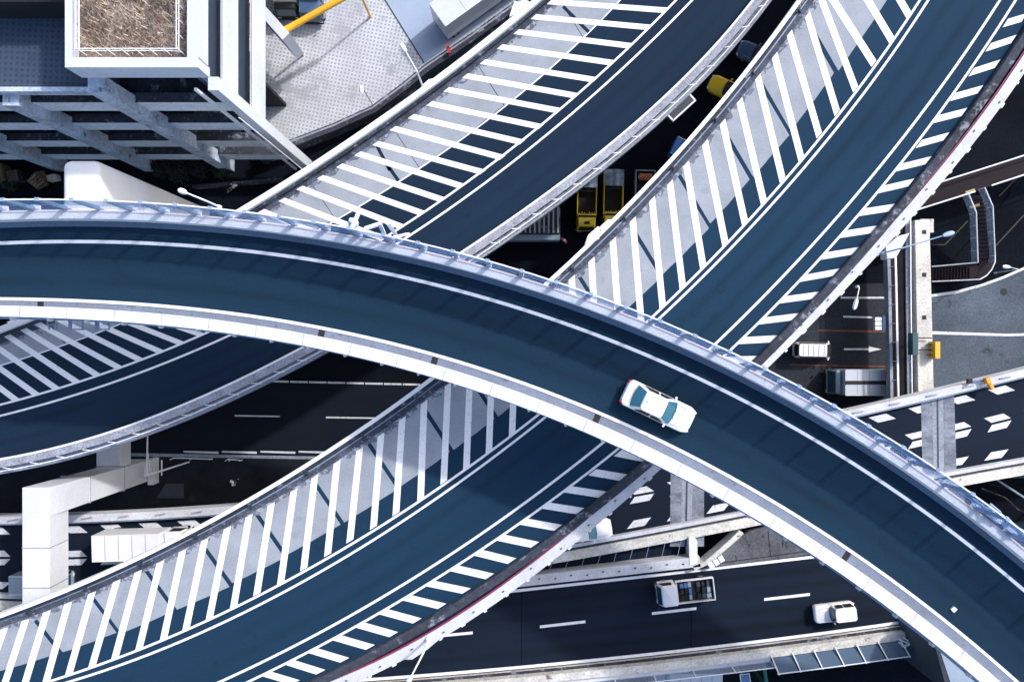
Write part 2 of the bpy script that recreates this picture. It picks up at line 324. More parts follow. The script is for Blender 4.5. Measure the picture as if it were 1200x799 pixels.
s = MB(); s.prism([P(184, 583), P(216, 583), P(216, 566), P(195, 566)], .131, .136); s.build('paving_patch', M('patch_paving', (.04, .05, .07), .9, .2, 1), pav)

s = MB(); arc = [(1092, 346), (1120, 342), (1150, 334), (1175, 325), (1198, 315), (1225, 301), (1260, 280), (1300, 254)]
s.sheet([P(*q) for q in [(1071, 347)]+arc+[(1700, 60), (1700, 560), (1060, 560), (1060, 347)]], .008)
road = struct(s.build('side_road', m_road_pale, fix=False))
s = MB(); s.strip([P(a, b-1.2) for a, b in [(1071, 348)]+arc], [P(a, b+2.0) for a, b in [(1071, 348)]+arc], .014)
s.prism([P(1090, 388), P(1180, 391), P(1320, 388), P(1320, 390.5), P(1180, 394), P(1090, 391.5)], .010, .014)
s.prism([P(1181, 392), P(1320, 380), P(1320, 382.5), P(1185, 394)], .009, .013)
s.build('lane_markings', m_white_worn, road)
s = MB(); s.prism([P(1176+4.2*math.cos(t*2*math.pi/n), 342+4.2*math.sin(t*2*math.pi/n)) for t in range(n)], .010, .016); s.build('manhole_cover', m_blk, road)
s = MB(); s.sheet([P(*q) for q in ((880, 332), (1060, 332), (1060, 560), (880, 560))], .010); rb = struct(s.build('street_lanes', m_road_brown, fix=False))
s = MB(); s.prism([P(985, 347.7), P(1060, 347.7), P(1060, 350), P(985, 350)], .012, .016)
s.prism([P(989, 408), P(1018, 408), P(1018, 410.2), P(989, 410.2)], .012, .016); s.prism([P(1018, 405.8), P(1033, 409.2), P(1018, 412.6)], .012, .016)
s.prism([P(988, 370), P(1022, 371), P(1022, 373), P(988, 372)], .012, .016)
s.build('arrow_marking', m_white_worn, rb)
s = MB(); s.prism([P(958, 386), P(1060, 388), P(1060, 390), P(958, 388)], .012, .016); s.prism([P(925, 426.5), P(1060, 429), P(1060, 430.6), P(925, 428)], .012, .016)
s.build('orange_line', M('orange_road_paint', (.16, .05, .025), .8, .3, 2), rb)
s = MB(); s.prism([P(*q) for q in [(1060, 344)]+[(a, b-3) for a, b in arc[:-1]]+[(1500, 150), (1500, 100), (1240, 100), (1180, 232), (1120, 300), (1060, 300)]], .0, .10)
pv = struct(s.build('corner_pavement', m_ground))
s = MB()
for a, b in (((1107, 287), (1134, 259)), ((1092, 287), (1107, 287)), ((1165, 290), (1200, 252)), ((1171, 230), (1200, 200))): s.bar(P3(a[0], a[1], .11), P3(b[0], b[1], .11), .12, .02)
s.build('kerb_edging', M('kerb_stone', (.05, .045, .04), .9, .2, 2), pv)

# raised yard by the parking building
edge = [(300, 181), (337, 166), (390, 146), (436, 125), (470, 100), (498, 77), (550, 42), (600, 6), (660, -40), (760, -120)]
s = MB(); s.prism([P(q[0], q[1], 1.2) for q in edge]+[P(760, -500, 1.2), P(-100, -500, 1.2), P(-100, 60, 1.2), P(300, 60, 1.2)], 0.0, 1.2)
yard = struct(s.build('loading_yard', m_plaza))
s = MB(); s.sheet([P(a, b, 1.2) for a, b in ((449, -3), (498, 75), (550, 39), (600, 2), (660, -44), (740, -115), (740, -400), (300, -400))], 1.206); s.build('blue_pavement', m_plaza_b, yard, fix=False)
s = MB(); s.bar(P3(449, -3, 1.21), P3(497, 74, 1.21), .12, .03); s.build('drain_channel', m_steel_d, yard)
# ------------------------------------------------------------------ ramps
def deck(name, E0, E1, z, u0, u1, n, mat, d0=0.0, d1=0.0, th=.4):
    s = MB(); A = E0.line(u0, u1, n, d0); B = E1.line(u0, u1, n, d1); s.wall(A, B, z-th, z)
    o = struct(s.build(name, mat))
    gA = [(a[0]*.8+b[0]*.2, a[1]*.8+b[1]*.2) for a, b in zip(A, B)]; gB = [(a[0]*.2+b[0]*.8, a[1]*.2+b[1]*.8) for a, b in zip(A, B)]
    g = MB(); g.wall(gA, gB, z-1.7, z-th-.002); g.build('girder', m_steel_b, o); return o
def lines_on(o, items, z, mat, name='lane_markings'):
    s = MB()
    for c, d, wd, u0, u1, n in items:
        s.wall(c.line(u0, u1, n, d-wd/2), c.line(u0, u1, n, d+wd/2), z+.009, z+.013)
    return s.build(name, mat, o)
def wallmesh(c, u0, u1, n, d0, d1, z0, z1):
    return MB().wall(c.line(u0, u1, n, d0), c.line(u0, u1, n, d1), z0, z1)

def surface(o, cA, cB, dA, dB, z, u0, u1, n, mat, peaks, wd=.075, cols=33):
    A, B = cA.line(u0, u1, n, dA), cB.line(u0, u1, n, dB); vs = []; val = []; fs = []
    for i in range(n):
        for j in range(cols):
            f = j/(cols-1); vs.append((A[i][0]+(B[i][0]-A[i][0])*f, A[i][1]+(B[i][1]-A[i][1])*f, z)); val.append(max(math.exp(-((f-p)/wd)**2) for p in peaks))
    for i in range(n-1):
        for j in range(cols-1): a = i*cols+j; fs.append((a, a+1, a+cols+1, a+cols))
    me = bpy.data.meshes.new('wearing_course'); me.from_pydata(vs, [], fs); me.materials.append(mat)
    at = me.attributes.new('wear', 'FLOAT', 'POINT'); at.data.foreach_set('value', val)
    me.flip_normals() if me.polygons[0].normal.z < 0 else None
    w_ = bpy.data.objects.new('wearing_course', me); COL.objects.link(w_); w_.parent = o; return w_
# ---- A
UA0, UA1, NA = -52, 46, 90
gi = lambda u: .46+.0050*(u+32); gin = lambda u: gi(u)+.68+.0025*(u+32)
rampA = deck('elevated_ramp', AL, AI, ZA, UA0, UA1, NA, m_aspA, -1.85, lambda u: gin(u)-.02)
surface(rampA, AL, AI, .12, -.1, ZA+.0035, UA0, UA1, NA, m_aspA, (.30, .68))
lines_on(rampA, [(AL, 0, .22, UA0, UA1, NA), (AI, 0, .2, UA0, UA1, NA)], ZA, m_white)
s = MB(); s.wall(AL.line(UA0, UA1, NA, -1.35), AL.line(UA0, UA1, NA, -.97), ZA+.003, ZA+.03); s.build('gutter_strip', m_gutter, rampA)
s = MB(); s.wall(AI.line(UA0, UA1, NA, .13), AI.line(UA0, UA1, NA, lambda u: gi(u)+.05), ZA+.003, ZA+.02); s.build('gutter_strip', M('pale_gutter_concrete', (.155, .185, .255), .85, .15, .6, fine=.12, fscale=8, wear=(.10, .125, .18), wscale=1.5, wthr=.58), rampA)
s = MB()
for px, py in ((48, 356.5), (378, 391), (511, 422), (702, 489), (996, 652)):
    u = P(px, py, ZA)[0]; a, b = AI.at(u, .14), AI.at(u, gi(u)+.02); t = AI.tan(u)
    s.prism([(a[0]-t[0]*.2, a[1]-t[1]*.2), (a[0]+t[0]*.2, a[1]+t[1]*.2), (b[0]+t[0]*.2, b[1]+t[1]*.2), (b[0]-t[0]*.2, b[1]-t[1]*.2)], ZA+.018, ZA+.026)
s.build('drain_grate', m_blk, rampA)
s = wallmesh(AL, UA0, UA1, NA, -1.88, -1.32, ZA-.7, ZA+1.0)
pA = s.build('parapet_wall', m_conc_w); tag(pA, 'white concrete parapet carrying the blue screens along the high curved ramp', 'parapet')
s = wallmesh(AL, UA0, UA1, NA, -1.80, -1.74, ZA+1.003, ZA+1.05); s.build('coping_pipe', m_pipe2, pA) 
s = MB().wall(AI.line(UA0, UA1, NA, gi), AI.line(UA0, UA1, NA, gin), ZA-.7, ZA+.85)
pAi = s.build('parapet_wall', m_conc_w); tag(pAi, 'broad white parapet on the inner side of the high curved ramp', 'parapet')
s = MB().wall(AI.line(UA0, UA1, NA, lambda u: gin(u)+.004), AI.line(UA0, UA1, NA, lambda u: gin(u)+.14), ZA-.55, ZA-.35); s.build('cable_tray', m_steel_b, pAi)
s = MB()
for u in np.arange(-46, 42, 3.0):
    a, b = AI.at(float(u), lambda q: gi(q)-.004), AI.at(float(u), lambda q: gin(q)+.004); s.bar((*a, ZA+.845), (*b, ZA+.845), .045, .02)
s.build('panel_joint', m_conc_g, pAi)
s = MB().wall(AI.line(UA0, UA1, NA, lambda u: gi(u)+.10), AI.line(UA0, UA1, NA, lambda u: gi(u)+.16), ZA+.853, ZA+.857); s.build('coping_groove', M('coping_line_grey', (.50, .52, .58), .8, .2, 1), pAi)  # narrow greyer line along the top of the coping
s = MB()
for u in np.arange(-32, 32, 2.4):
    a = AI.at(float(u), gin(float(u))+.12); s.box((a[0], a[1], ZA-.1), (.16, .16, .5), .4)
s.build('bracket', m_steel, pAi)
# noise barrier: posts and tinted panels
nb = thing('noise_barrier', 'row of blue tinted screens and posts on the high ramp outer parapet', 'noise barrier', (*AL.at(0, -1.95), ZA+.6))
inv = Matrix.Translation(-Vector(nb.location))
def child(mb, name, mat, par, **k):
    o = mb.build(name, mat, par, **k); o.matrix_parent_inverse = Matrix.Translation(-Vector(par.location)); return o
gaps = []
us = list(np.arange(-48, 44, 2.0))
for i, u in enumerate(us):
    u = float(u); a = AL.at(u, -1.98); t = AL.tan(u); ang = math.atan2(t[1], t[0])
    child(MB().box((a[0], a[1], ZA+2.3), (.24, .20, 3.7), ang), 'post', m_steel_b, nb)
    c = AL.at(u, -2.09); child(MB().box((c[0], c[1], ZA+.75), (.34, .26, .5), ang), 'post_bracket', m_steel, nb)
    if i+1 < len(us):
        u2 = u+2.0
        if any(g0 < u+1 < g1 for g0, g1 in gaps): continue
        p = MB().wall(AL.line(u+.07, u2-.07, 3, -2.0), AL.line(u+.07, u2-.07, 3, -1.96), ZA+2.06, ZA+4.0); child(p, 'panel', m_panel, nb)
        p = MB().wall(AL.line(u+.07, u2-.07, 3, -2.0), AL.line(u+.07, u2-.07, 3, -1.96), ZA+.75, ZA+2.05); child(p, 'lower_panel', m_panel_low, nb)  # clearer lower pane, added so sun passes through onto the parapet
for g0, g1 in ((-48, 43.9),):
    child(wallmesh(AL, g0, g1, 50, -2.02, -1.94, ZA+4.003, ZA+4.10), 'top_rail', m_steel, nb)
# bits standing where the screens leave a gap
t = thing('strut_frame', 'white bracing struts in the gap between blue screens', 'bracing', P3(440, 268, ZA+.6))
for a, b in (((413, 266), (420, 250)), ((445, 262), (452, 279)), ((455, 262), (468, 282)), ((428, 268), (446, 262)), ((462, 278), (478, 274))):
    child(MB().bar(P3(a[0], a[1], ZA+3.2), P3(b[0], b[1], ZA+.9), .22, .14), 'strut', m_steel, t)
child(MB().loft([[(*P(415+dx*r, 262+dy*r), ZA+h) for dx, dy in ((-1, -1), (1, -1), (1, 1), (-1, 1))] for r, h in ((0.1, 0),)] ) if False else MB().tube((*P(414, 262, ZA+1), ZA+1.0), (*P(412, 258, ZA+3), ZA+3.2), .35, .12), 'cone_cap', m_steel, t)

# ---- B
UB0, UB1, NB = -66, 66, 110
rampB = deck('elevated_ramp', PL, PRW, ZB, UB0, UB1, NB, m_aspB, -.02, .1)
surface(rampB, L2, R1, .1, -.1, ZB+.0035, UB0, UB1, NB, m_aspB, (.30, .70))
lines_on(rampB, [(L1, 0, .17, UB0, UB1, NB), (L2, 0, .17, UB0, UB1, NB), (R1, 0, .18, UB0, UB1, NB), (R2, 0, .17, UB0, UB1, NB)], ZB, m_white)
def stripe(mb, c, a, b, wd, z):
    A, B = P(a[0], a[1], z), P(b[0], b[1], z); ta, tb = c.tan(c.u(A)), c.tan(c.u(B)); h = wd/2
    mb.prism([(A[0]-ta[0]*h, A[1]-ta[1]*h), (A[0]+ta[0]*h, A[1]+ta[1]*h), (B[0]+tb[0]*h, B[1]+tb[1]*h), (B[0]-tb[0]*h, B[1]-tb[1]*h)], z+.014, z+.018)
s = MB()
HB = [((986, -60), (1086, 3-10)), ((966, -10), (1045+22, 20)), ((955, -5), (1045, 47.6)), ((946, 12), (1024, 75))]
HBu = [((1000, -75), (1088, -8)), ((1011-20, -40), (1066.5, 19.5))]
pairs = [((1022, -95), (1088, -10)), ((1011, -75), (1066, 20)), ((989, -46), (1045, 47.6)), ((967, -14), (1024, 75)), ((962, -2), (1002.6, 105)), ((946, 17.5), (981, 132.7)), ((925, 39), (960, 159)), ((907.5, 65), (939, 186.5)), ((888, 90), (917, 211)), ((866.6, 117.7), (895, 237)), ((846.6, 143), (873, 261.4)), ((826, 167), (850, 286)), ((804, 192), (824, 312.7)), ((785, 214), (800, 336.5)), ((764, 233), (776.6, 360)), ((741.5, 257), (752, 384)), ((718, 281), (727, 405)), ((693, 304), (700, 427)), ((670, 325), (676, 447)),
 ((604, 393), (600, 511)), ((577, 412), (573, 529)), ((551, 431), (546.6, 547.6)), ((525, 450), (520, 565)), ((497, 471), (493, 584)), ((471.5, 490), (464, 602)), ((446.5, 509), (437.7, 618)), ((421.5, 526), (410, 634)), ((395, 541), (384, 650)), ((369, 558), (356, 666.6)), ((344.5, 574), (329, 682.5)), ((318, 590), (301, 696)), ((292, 604), (274, 710)), ((266.5, 618), (245.5, 724)), ((240, 632), (218, 737)), ((214, 645), (191.6, 749)), ((188, 658), (163, 760)), ((162, 669), (135, 770)), ((137, 680), (108, 780)), ((108, 694), (81, 789)), ((80, 706), (54, 799)), ((55, 716), (27, 808)), ((30, 726), (0, 818)), ((5, 736), (-27, 828)), ((-20, 745), (-54, 838)), ((-45, 754), (-81, 848)), ((-70, 763), (-108, 858))]
for a, b in pairs:
    stripe(s, L1, a, b, .60, ZB)
RS = [((1200, -8), (1222, -14)), ((1178, 27.5), (1200, 21)), ((1158, 56), (1188, 46)), ((1138, 85), (1169, 75)), ((1116.6, 114), (1149, 105)), ((1096.6, 140), (1130, 131.5)), ((1076.6, 169), (1109, 160)), ((1053, 196.6), (1088, 188)), ((1031, 222.5), (1068, 214)), ((1009, 249), (1045, 243.5)), ((985, 275), (1024, 269)), ((962.6, 300.5), (1002.6, 294)), ((939, 326.5), (980, 319)), ((916, 351.5), (956, 346)), ((893, 376), (933, 371)), ((869, 399), (908, 397)), ((846, 422), (886, 421)), ((823, 444), (861, 446)), ((798, 466), (836, 470)), ((774, 488), (812, 493)), ((749, 509), (785, 515)),
 ((724, 530.5), (757, 537)), ((694, 553), (731.5, 559.5)), ((665.5, 573), (707.7, 579.5)), ((639, 592), (680, 598.5)), ((612, 610.5), (654, 618)), ((584, 629), (627, 638)), ((558, 646.6), (600, 657)), ((530.5, 665), (574, 675)), ((503, 683), (546.7, 692)), ((475.5, 699.5), (518, 710)), ((448.5, 716), (489, 727)), ((421.5, 731.7), (461.5, 743)), ((395, 746.7), (434, 758)), ((366.5, 761.7), (404, 773)), ((339.5, 775.5), (376, 787)), ((312.5, 789), (346, 799)), ((285, 802), (318, 812)), ((257, 816), (290, 825)), ((228, 830), (262, 839))]
for a, b in RS: stripe(s, R2, a, b, .74, ZB)
s.build('hatch_markings', m_white, rampB)
# grey concrete verge in slabs between expansion joints
def verge(o, inner, outer, joints, z, din, mat, name, u_end0, u_end1, jw=.15, jit=.09):
    s = MB(); js = [u_end0]+sorted(joints)+[u_end1]
    for a, b in zip(js[:-1], js[1:]):
        n = 8; e = random.uniform(-jit, jit); e2 = e+random.uniform(-.08, .08)
        uu = [a+jw+(b-a-2*jw)*i/(n-1) for i in range(n)]
        A = [inner.at(u, din+random.uniform(-.03, .03)) for u in uu]; B = [outer.at(u+random.uniform(-.05, .05) if 0 < i < n-1 else u, e+(e2-e)*i/(n-1)+random.uniform(-.02, .02)) for i, u in enumerate(uu)]
        s.wall(A, B, z-.05, z+.008)
    return s.build(name, mat, o)
jB = [PL.u(P(a, b, ZB+.9)) for a, b in ((941, 12.5), (885, 84), (841, 140), (793, 200), (736, 260), (672, 315), (583, 402), (545, 436), (488, 470), (425, 515), (359, 558), (293, 599), (226.6, 631.6), (161.5, 664), (96, 693), (30, 722))]
verge(rampB, PL, GB, jB, ZB, .95, m_conc_strip, 'concrete_verge', UB0+8, UB1-8)
s = MB().wall(PL.line(UB0, UB1, NB, .33), PL.line(UB0, UB1, NB, .9), ZB+.002, ZB+.012); s.build('dirty_gutter', m_dirt, rampB)
def ragged(o, c, u0, u1, d0, d1, z, n):
    s = MB(); uu = [u0+(u1-u0)*i/(n-1) for i in range(n)]
    s.wall([c.at(u, d0) for u in uu], [c.at(u, d1+random.uniform(-.13, .16)) for u in uu], z+.009, z+.0125); return s.build('dirt_stain', m_dirt2, o)
ragged(rampB, PL, UB0+8, UB1-8, .902, 1.22, ZB, 420)
s = MB().wall(PL.line(UB0, UB1, NB, .42), PL.line(UB0, UB1, NB, .50), ZB+.012, ZB+.06); s.build('drain_pipe', m_steel_b, rampB)
s = wallmesh(PL, UB0, UB1, NB, -.15, .13, ZB-.7, ZB+.9); pb = s.build('parapet_wall', m_tower)
tag(pb, 'thin white parapet beside the grey hatched verge of the wide ramp', 'parapet')
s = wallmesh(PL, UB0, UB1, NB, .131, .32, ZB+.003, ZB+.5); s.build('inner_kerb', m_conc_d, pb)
s = MB()
for j in jB:
    a, b = PL.at(j, .2), PL.at(j, .6); s.bar((*a, ZB+.4), (*b, ZB+.1), .12, .2)
s.build('joint_cover', m_steel_d, pb)
wP = lambda u: .0
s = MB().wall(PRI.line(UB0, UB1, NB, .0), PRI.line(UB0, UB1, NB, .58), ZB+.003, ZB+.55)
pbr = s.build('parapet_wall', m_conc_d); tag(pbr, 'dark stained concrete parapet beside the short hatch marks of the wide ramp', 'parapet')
s = wallmesh(PRW, UB0, UB1, NB, -.42, .34, ZB-.9, ZB+.5)
m_walk = M('pale_walkway_concrete', (.52, .535, .585), .8, .14, .6, fine=.12, fscale=6, wear=(.36, .38, .45), wscale=1.7, wthr=.62)
pw = s.build('service_walkway', m_walk); tag(pw, 'narrow white service walkway outside the dark stained parapet', 'walkway')
s = wallmesh(PRW, UB0, UB1, NB, -.53, -.425, ZB-.2, ZB+.4); s.build('magenta_pipe', m_pipe, pw)
s = MB()
for i, u in enumerate(np.arange(-60, 60, 1.9)):
    a = PRW.at(float(u), .39); t = PRW.tan(float(u)); s.box((a[0], a[1], ZB+.25+random.uniform(-.1, .1)), (random.uniform(.15, .4), .16, .3), math.atan2(t[1], t[0]))
s.build('cable_bracket', m_steel, pw)
s = MB()
for i, u in enumerate(np.arange(-60, 60, 2.6)):
    a = PRW.at(float(u), random.uniform(-.2, .15)); t = PRW.tan(float(u)); s.box((a[0], a[1], ZB+.53), (.16, .08, .06), math.atan2(t[1], t[0]))
s.build('lifting_lug', m_steel_d, pw)
lower = thing('light_support', 'white flared lamp footing where the service walkway widens above the kerbside streets', 'bracket', P3(1042, 292, ZB))
child(MB().prism([P(a, b, ZB) for a, b in ((1034, 290), (1048, 278), (1062, 274), (1056, 285), (1046, 303), (1036, 304))], ZB-.5, ZB+.52), 'footing', m_walk, lower)
lower = thing('light_support', 'white flared lamp footing at the bottom edge of the service walkway', 'bracket', P3(500, 752, ZB))
child(MB().prism([P(a, b, ZB) for a, b in ((478, 762), (508, 741), (520, 742), (502, 757), (484, 769), (474, 769))], ZB-.5, ZB+.52), 'footing', m_walk, lower)
hs = thing('lamp_housing', 'white casing bulging outward from the thin parapet above yellow trucks', 'housing', P3(695, 272, ZB))
child(MB().prism([P(a, b, ZB+.6) for a, b in ((685, 289), (689, 276), (700, 266), (704, 268), (698, 277), (702, 280))], ZB-.4, ZB+.95), 'casing', m_steel, hs)
child(MB().prism([P(a, b, ZB+.6) for a, b in ((703, 266), (712, 258), (719, 259), (708, 271), (704, 272))], ZB-.4, ZB+.95), 'casing', m_steel, hs)

# ---- C
UC0, UC1, NC = -70, 62, 110
CLd = Curve([(640, -8), (600, 21), (500, 108), (425, 150), (357.6, 199.6), (300, 237.6), (150, 320), (0, 385), (-100, 420)], ZC+.9, CA, 4)
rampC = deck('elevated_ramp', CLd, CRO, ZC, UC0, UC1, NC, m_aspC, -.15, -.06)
surface(rampC, C2, CRI, .1, -.1, ZC+.0035, UC0, UC1, NC, m_aspC, (.26, .62))
lines_on(rampC, [(C1, 0, .16, UC0, UC1, NC), (C2, 0, .16, UC0, UC1, NC), (CG, .04, .1, UC0+6, UC1-4, NC)], ZC, m_white)
s = MB()
cp = [((663, -14), (801, -7)), ((644, 2.5), (780, 12.5)), ((625, 20), (760, 32.5)), ((605, 37.5), (737.6, 54)), ((585.5, 55), (717.6, 74)), ((565.5, 72.6), (697.6, 94)), ((545, 89), (676, 112.7)), ((523, 105), (655, 130)), ((503, 121.5), (634, 149)), ((481.5, 136.5), (612, 167)), ((460, 150.5), (589, 185)), ((440, 168), (566, 202)), ((419, 180), (542, 218.6)), ((397.7, 194), (518, 234)), ((375, 207.5), (495, 250)), ((351, 220), (471, 266)), ((330, 234), (447, 279)), ((306, 247), (423, 294)), ((282, 260), (399, 308)),
 ((160, 322), (288, 371)), ((145, 340), (263, 382)), ((120, 352), (238, 393)), ((98, 357), (213, 402.5)), ((74, 362), (188, 412)), ((54, 367), (163, 421)), ((31, 372), (140, 431)), ((12, 376), (115, 440)), ((-8, 382), (90, 447.5)), ((-32, 387), (66, 455)), ((-55, 392), (42.6, 462)), ((-78, 396), (19, 468.6)), ((-100, 400), (-5, 476)), ((-122, 405), (-29, 482)), ((-145, 410), (-53, 489))]
for a, b in cp: stripe(s, C1, a, b, .56, ZC)
s.build('hatch_markings', m_white, rampC)
jC = [CP.u(P(a, b, ZC)) for a, b in ((655, 2), (560, 78), (460, 150), (365, 215), (260, 290), (150, 345), (60, 378))]
verge(rampC, CLd, CG, jC, ZC, .85, m_conc_strip, 'concrete_verge', UC0+6, UC1-4, jw=.025, jit=.02)
s = MB()
for a, b in (((660, 8), (690, 38)), ((455, 195), (467, 212)), ((440, 168), (457, 200))): s.bar(P3(a[0], a[1], ZC+.012), P3(b[0], b[1], ZC+.012), .26, .01)
s.build('asphalt_patch', m_aspC, rampC)
s = MB().wall(CLd.line(UC0, UC1, NC, .3), CLd.line(UC0, UC1, NC, .84), ZC+.002, ZC+.012); s.build('dirty_gutter', m_dirt, rampC)
ragged(rampC, CLd, UC0+8, UC1-8, .842, 1.1, ZC, 420)
s = wallmesh(CLd, UC0, UC1, NC, -.22, .22, ZC-.7, ZC+.9); pc = s.build('parapet_wall', m_conc_w)
tag(pc, 'white parapet of the older ramp facing the loading yard', 'parapet')
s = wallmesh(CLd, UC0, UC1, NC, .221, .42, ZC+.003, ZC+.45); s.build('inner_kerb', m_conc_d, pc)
s = MB().wall(CRI.line(UC0, UC1, NC, -.07), CRI.line(UC0, UC1, NC, .62), ZC-.5, ZC+.7)
pcr = s.build('parapet_wall', m_conc_s); tag(pcr, 'speckled grey parapet on the car side of the older ramp', 'parapet')
s = wallmesh(CRI, UC0, UC1, NC, -.09, .06, ZC+.703, ZC+.72); s.build('white_edge', m_white, pcr)
s = wallmesh(CRI, UC0, UC1, NC, .66, 1.15, ZC-.6, ZC+.1); s.build('service_ledge', m_conc_g, pcr)
s = MB()
for k in range(60):
    u = -58+k*1.9; a, b = CRI.at(u, .63), CRI.at(u+.6, .98); s.bar((*a, ZC+.7), (*b, ZC+.35), .05, .06)
s.build('rail_bracket', m_steel, pcr)
s = wallmesh(CRI, UC0, UC1, NC, .86, .93, ZC+.55, ZC+.62); s.build('hand_rail', m_steel, pcr)
hs = thing('lamp_housing', 'white bulging casing at the lamp foot on the yard side parapet', 'housing', P3(497, 100, ZC))
child(MB().prism([P(a, b, ZC+.6) for a, b in ((489, 110), (495, 102), (503, 95), (512, 93), (510, 98), (494, 112))], ZC-.4, ZC+.93), 'casing', m_steel, hs)
hs = thing('lamp_housing', 'white bulging casing at the top end of the yard side parapet', 'housing', P3(606, 10, ZC))
child(MB().prism([P(a, b, ZC+.6) for a, b in ((597, 22), (600, 12), (603, 4), (608, 5), (613, 2), (620, 4), (608, 17))], ZC-.4, ZC+.95), 'casing', m_steel, hs)
t = thing('sign_board', 'dark board with white edge hung on the speckled grey parapet', 'sign', P3(796, 127, ZC-.6), math.atan2(21, 23))
MB().box((0, 0, 0), (2.3, .75, .9)).build('board', m_steel_d, t); MB().box((0, -.42, .42), (2.4, .12, .14)).build('frame', m_steel, t)
for sx in (-1, 1): MB().box((sx*1.15, 0, .42), (.12, .8, .14)).build('frame', m_steel, t)

# ---- lower expressway
UF0, UF1, NF = -75, 75, 80
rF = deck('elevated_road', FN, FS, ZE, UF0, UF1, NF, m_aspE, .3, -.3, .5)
def para(mb, q): mb.prism([P(a, b, ZE) for a, b in q], ZE+.010, ZE+.014)
s = MB()
def rhomb(x, y, wd, ht, sl, lean): para(s, [(x-wd/2-lean, y+ht/2+sl*wd/2), (x+wd/2-lean, y+ht/2-sl*wd/2), (x+wd/2+lean, y-ht/2-sl*wd/2), (x-wd/2+lean, y-ht/2+sl*wd/2)])
for k in range(15):                                          # chevron pairs on the centre line, blocks along both edges
    for x0, side in ((-48+k*45, 0), (1263-k*46.5, 1)):
        if side == 0 and x0 > 420 or side == 1 and x0 < 620: continue
        ux = lambda d, c: c.at(P(x0, 600, ZE)[0], d)
        for c, d, ln, dr in ((FN, 1.05, -1, 1), (FS, -1.0, 1, -1)):
            uu = P(x0+(0 if side == 0 else 0), 600, ZE)[0]; a = c.at(uu-.75, d); b = c.at(uu+.75, d); t = c.tan(uu); nn = (t[1], -t[0])
            s.prism([(a[0]-nn[0]*.3*1-t[0]*.35*ln*-1, a[1]-nn[1]*.3-t[1]*.35*ln*-1), (b[0]-nn[0]*.3+t[0]*.35*ln, b[1]-nn[1]*.3+t[1]*.35*ln), (b[0]+nn[0]*.3-t[0]*.35*ln, b[1]+nn[1]*.3-t[1]*.35*ln), (a[0]+nn[0]*.3-t[0]*.35*ln, a[1]+nn[1]*.3-t[1]*.35*ln)], ZE+.010, ZE+.014)
        uu = P(x0, 600, ZE)[0]; a0, b0 = FN.at(uu), FS.at(uu); m0 = ((a0[0]+b0[0])/2, (a0[1]+b0[1])/2); t = FN.tan(uu); nn = (t[1], -t[0])
        for sg in (-1, 1):
            c = (m0[0]+nn[0]*sg*.36, m0[1]+nn[1]*sg*.36)
            q = [(-.85+.25*0, -.26), (.85, -.26), (.85, .26), (-.85, .26)]
            q = [(x+(-sg*y)*1.0, y) for x, y in q]
            s.prism([(c[0]+t[0]*x+nn[0]*y, c[1]+t[1]*x+nn[1]*y) for x, y in q], ZE+.010, ZE+.014)
s.build('lane_markings', m_white_worn, rF)
for k, (xa, ya, xb, yb) in enumerate(((805, 548, 803, 640), (1098, 462, 1099, 556))):
    s = MB(); s.prism([P(xa-19, ya, ZE), P(xa+20, ya, ZE), P(xb+22, yb, ZE), P(xb-18, yb, ZE)], ZE+.003, ZE+.020); s.build('joint_band', M('worn_joint_band', (.075, .09, .125), .7, .3, .5, fine=.2, fscale=6, col2=(.27, .30, .37), streak=(R(90), 3)), rF)
    s = MB(); s.prism([P(xa-6, ya, ZE), P(xa+7, ya, ZE), P(xb+7, yb, ZE), P(xb-5, yb, ZE)], ZE+.021, ZE+.028); s.build('joint_concrete', m_conc_g, rF)
    s = MB(); s.prism([P(xa-.8, ya, ZE), P(xa+1.2, ya, ZE), P(xb+1.2, yb, ZE), P(xb-.8, yb, ZE)], ZE+.029, ZE+.036); s.build('joint_slot', m_steel_d, rF)
s = wallmesh(FN, UF0, UF1, NF, -.35, .28, ZE-.6, ZE+.8); p = s.build('parapet_wall', m_walk); tag(p, 'pale parapet on the far edge of the chevron marked carriageway', 'parapet')
s = wallmesh(FN, UF0, UF1, NF, .33, .42, ZE+.35, ZE+.62); s.build('guard_rail', m_steel_b, p)
s = wallmesh(FN, UF0, UF1, NF, -.33, .26, ZE+.803, ZE+.806); 
s = MB()
for k in range(46): 
    a = FN.at(-70+k*3.1, -.05); s.box((*a, ZE+.86), (.9, .1, .1), .18)
s.build('coping_clamp', m_conc_g, p)
s = wallmesh(FS, UF0, UF1, NF, -.42, -.10, ZE+.01, ZE+.6); p = s.build('parapet_wall', m_walk); tag(p, 'white ledge between chevron carriageway and the netted gap', 'parapet')
s = wallmesh(FS, UF0, UF1, NF, -.02, .10, ZE+.2, ZE+.45); s.build('guard_rail', m_steel_d, p)
s = wallmesh(FS, UF0, UF1, NF, .14, .95, ZE-.6, ZE+.55); s.build('median_coping', m_conc_y, p)

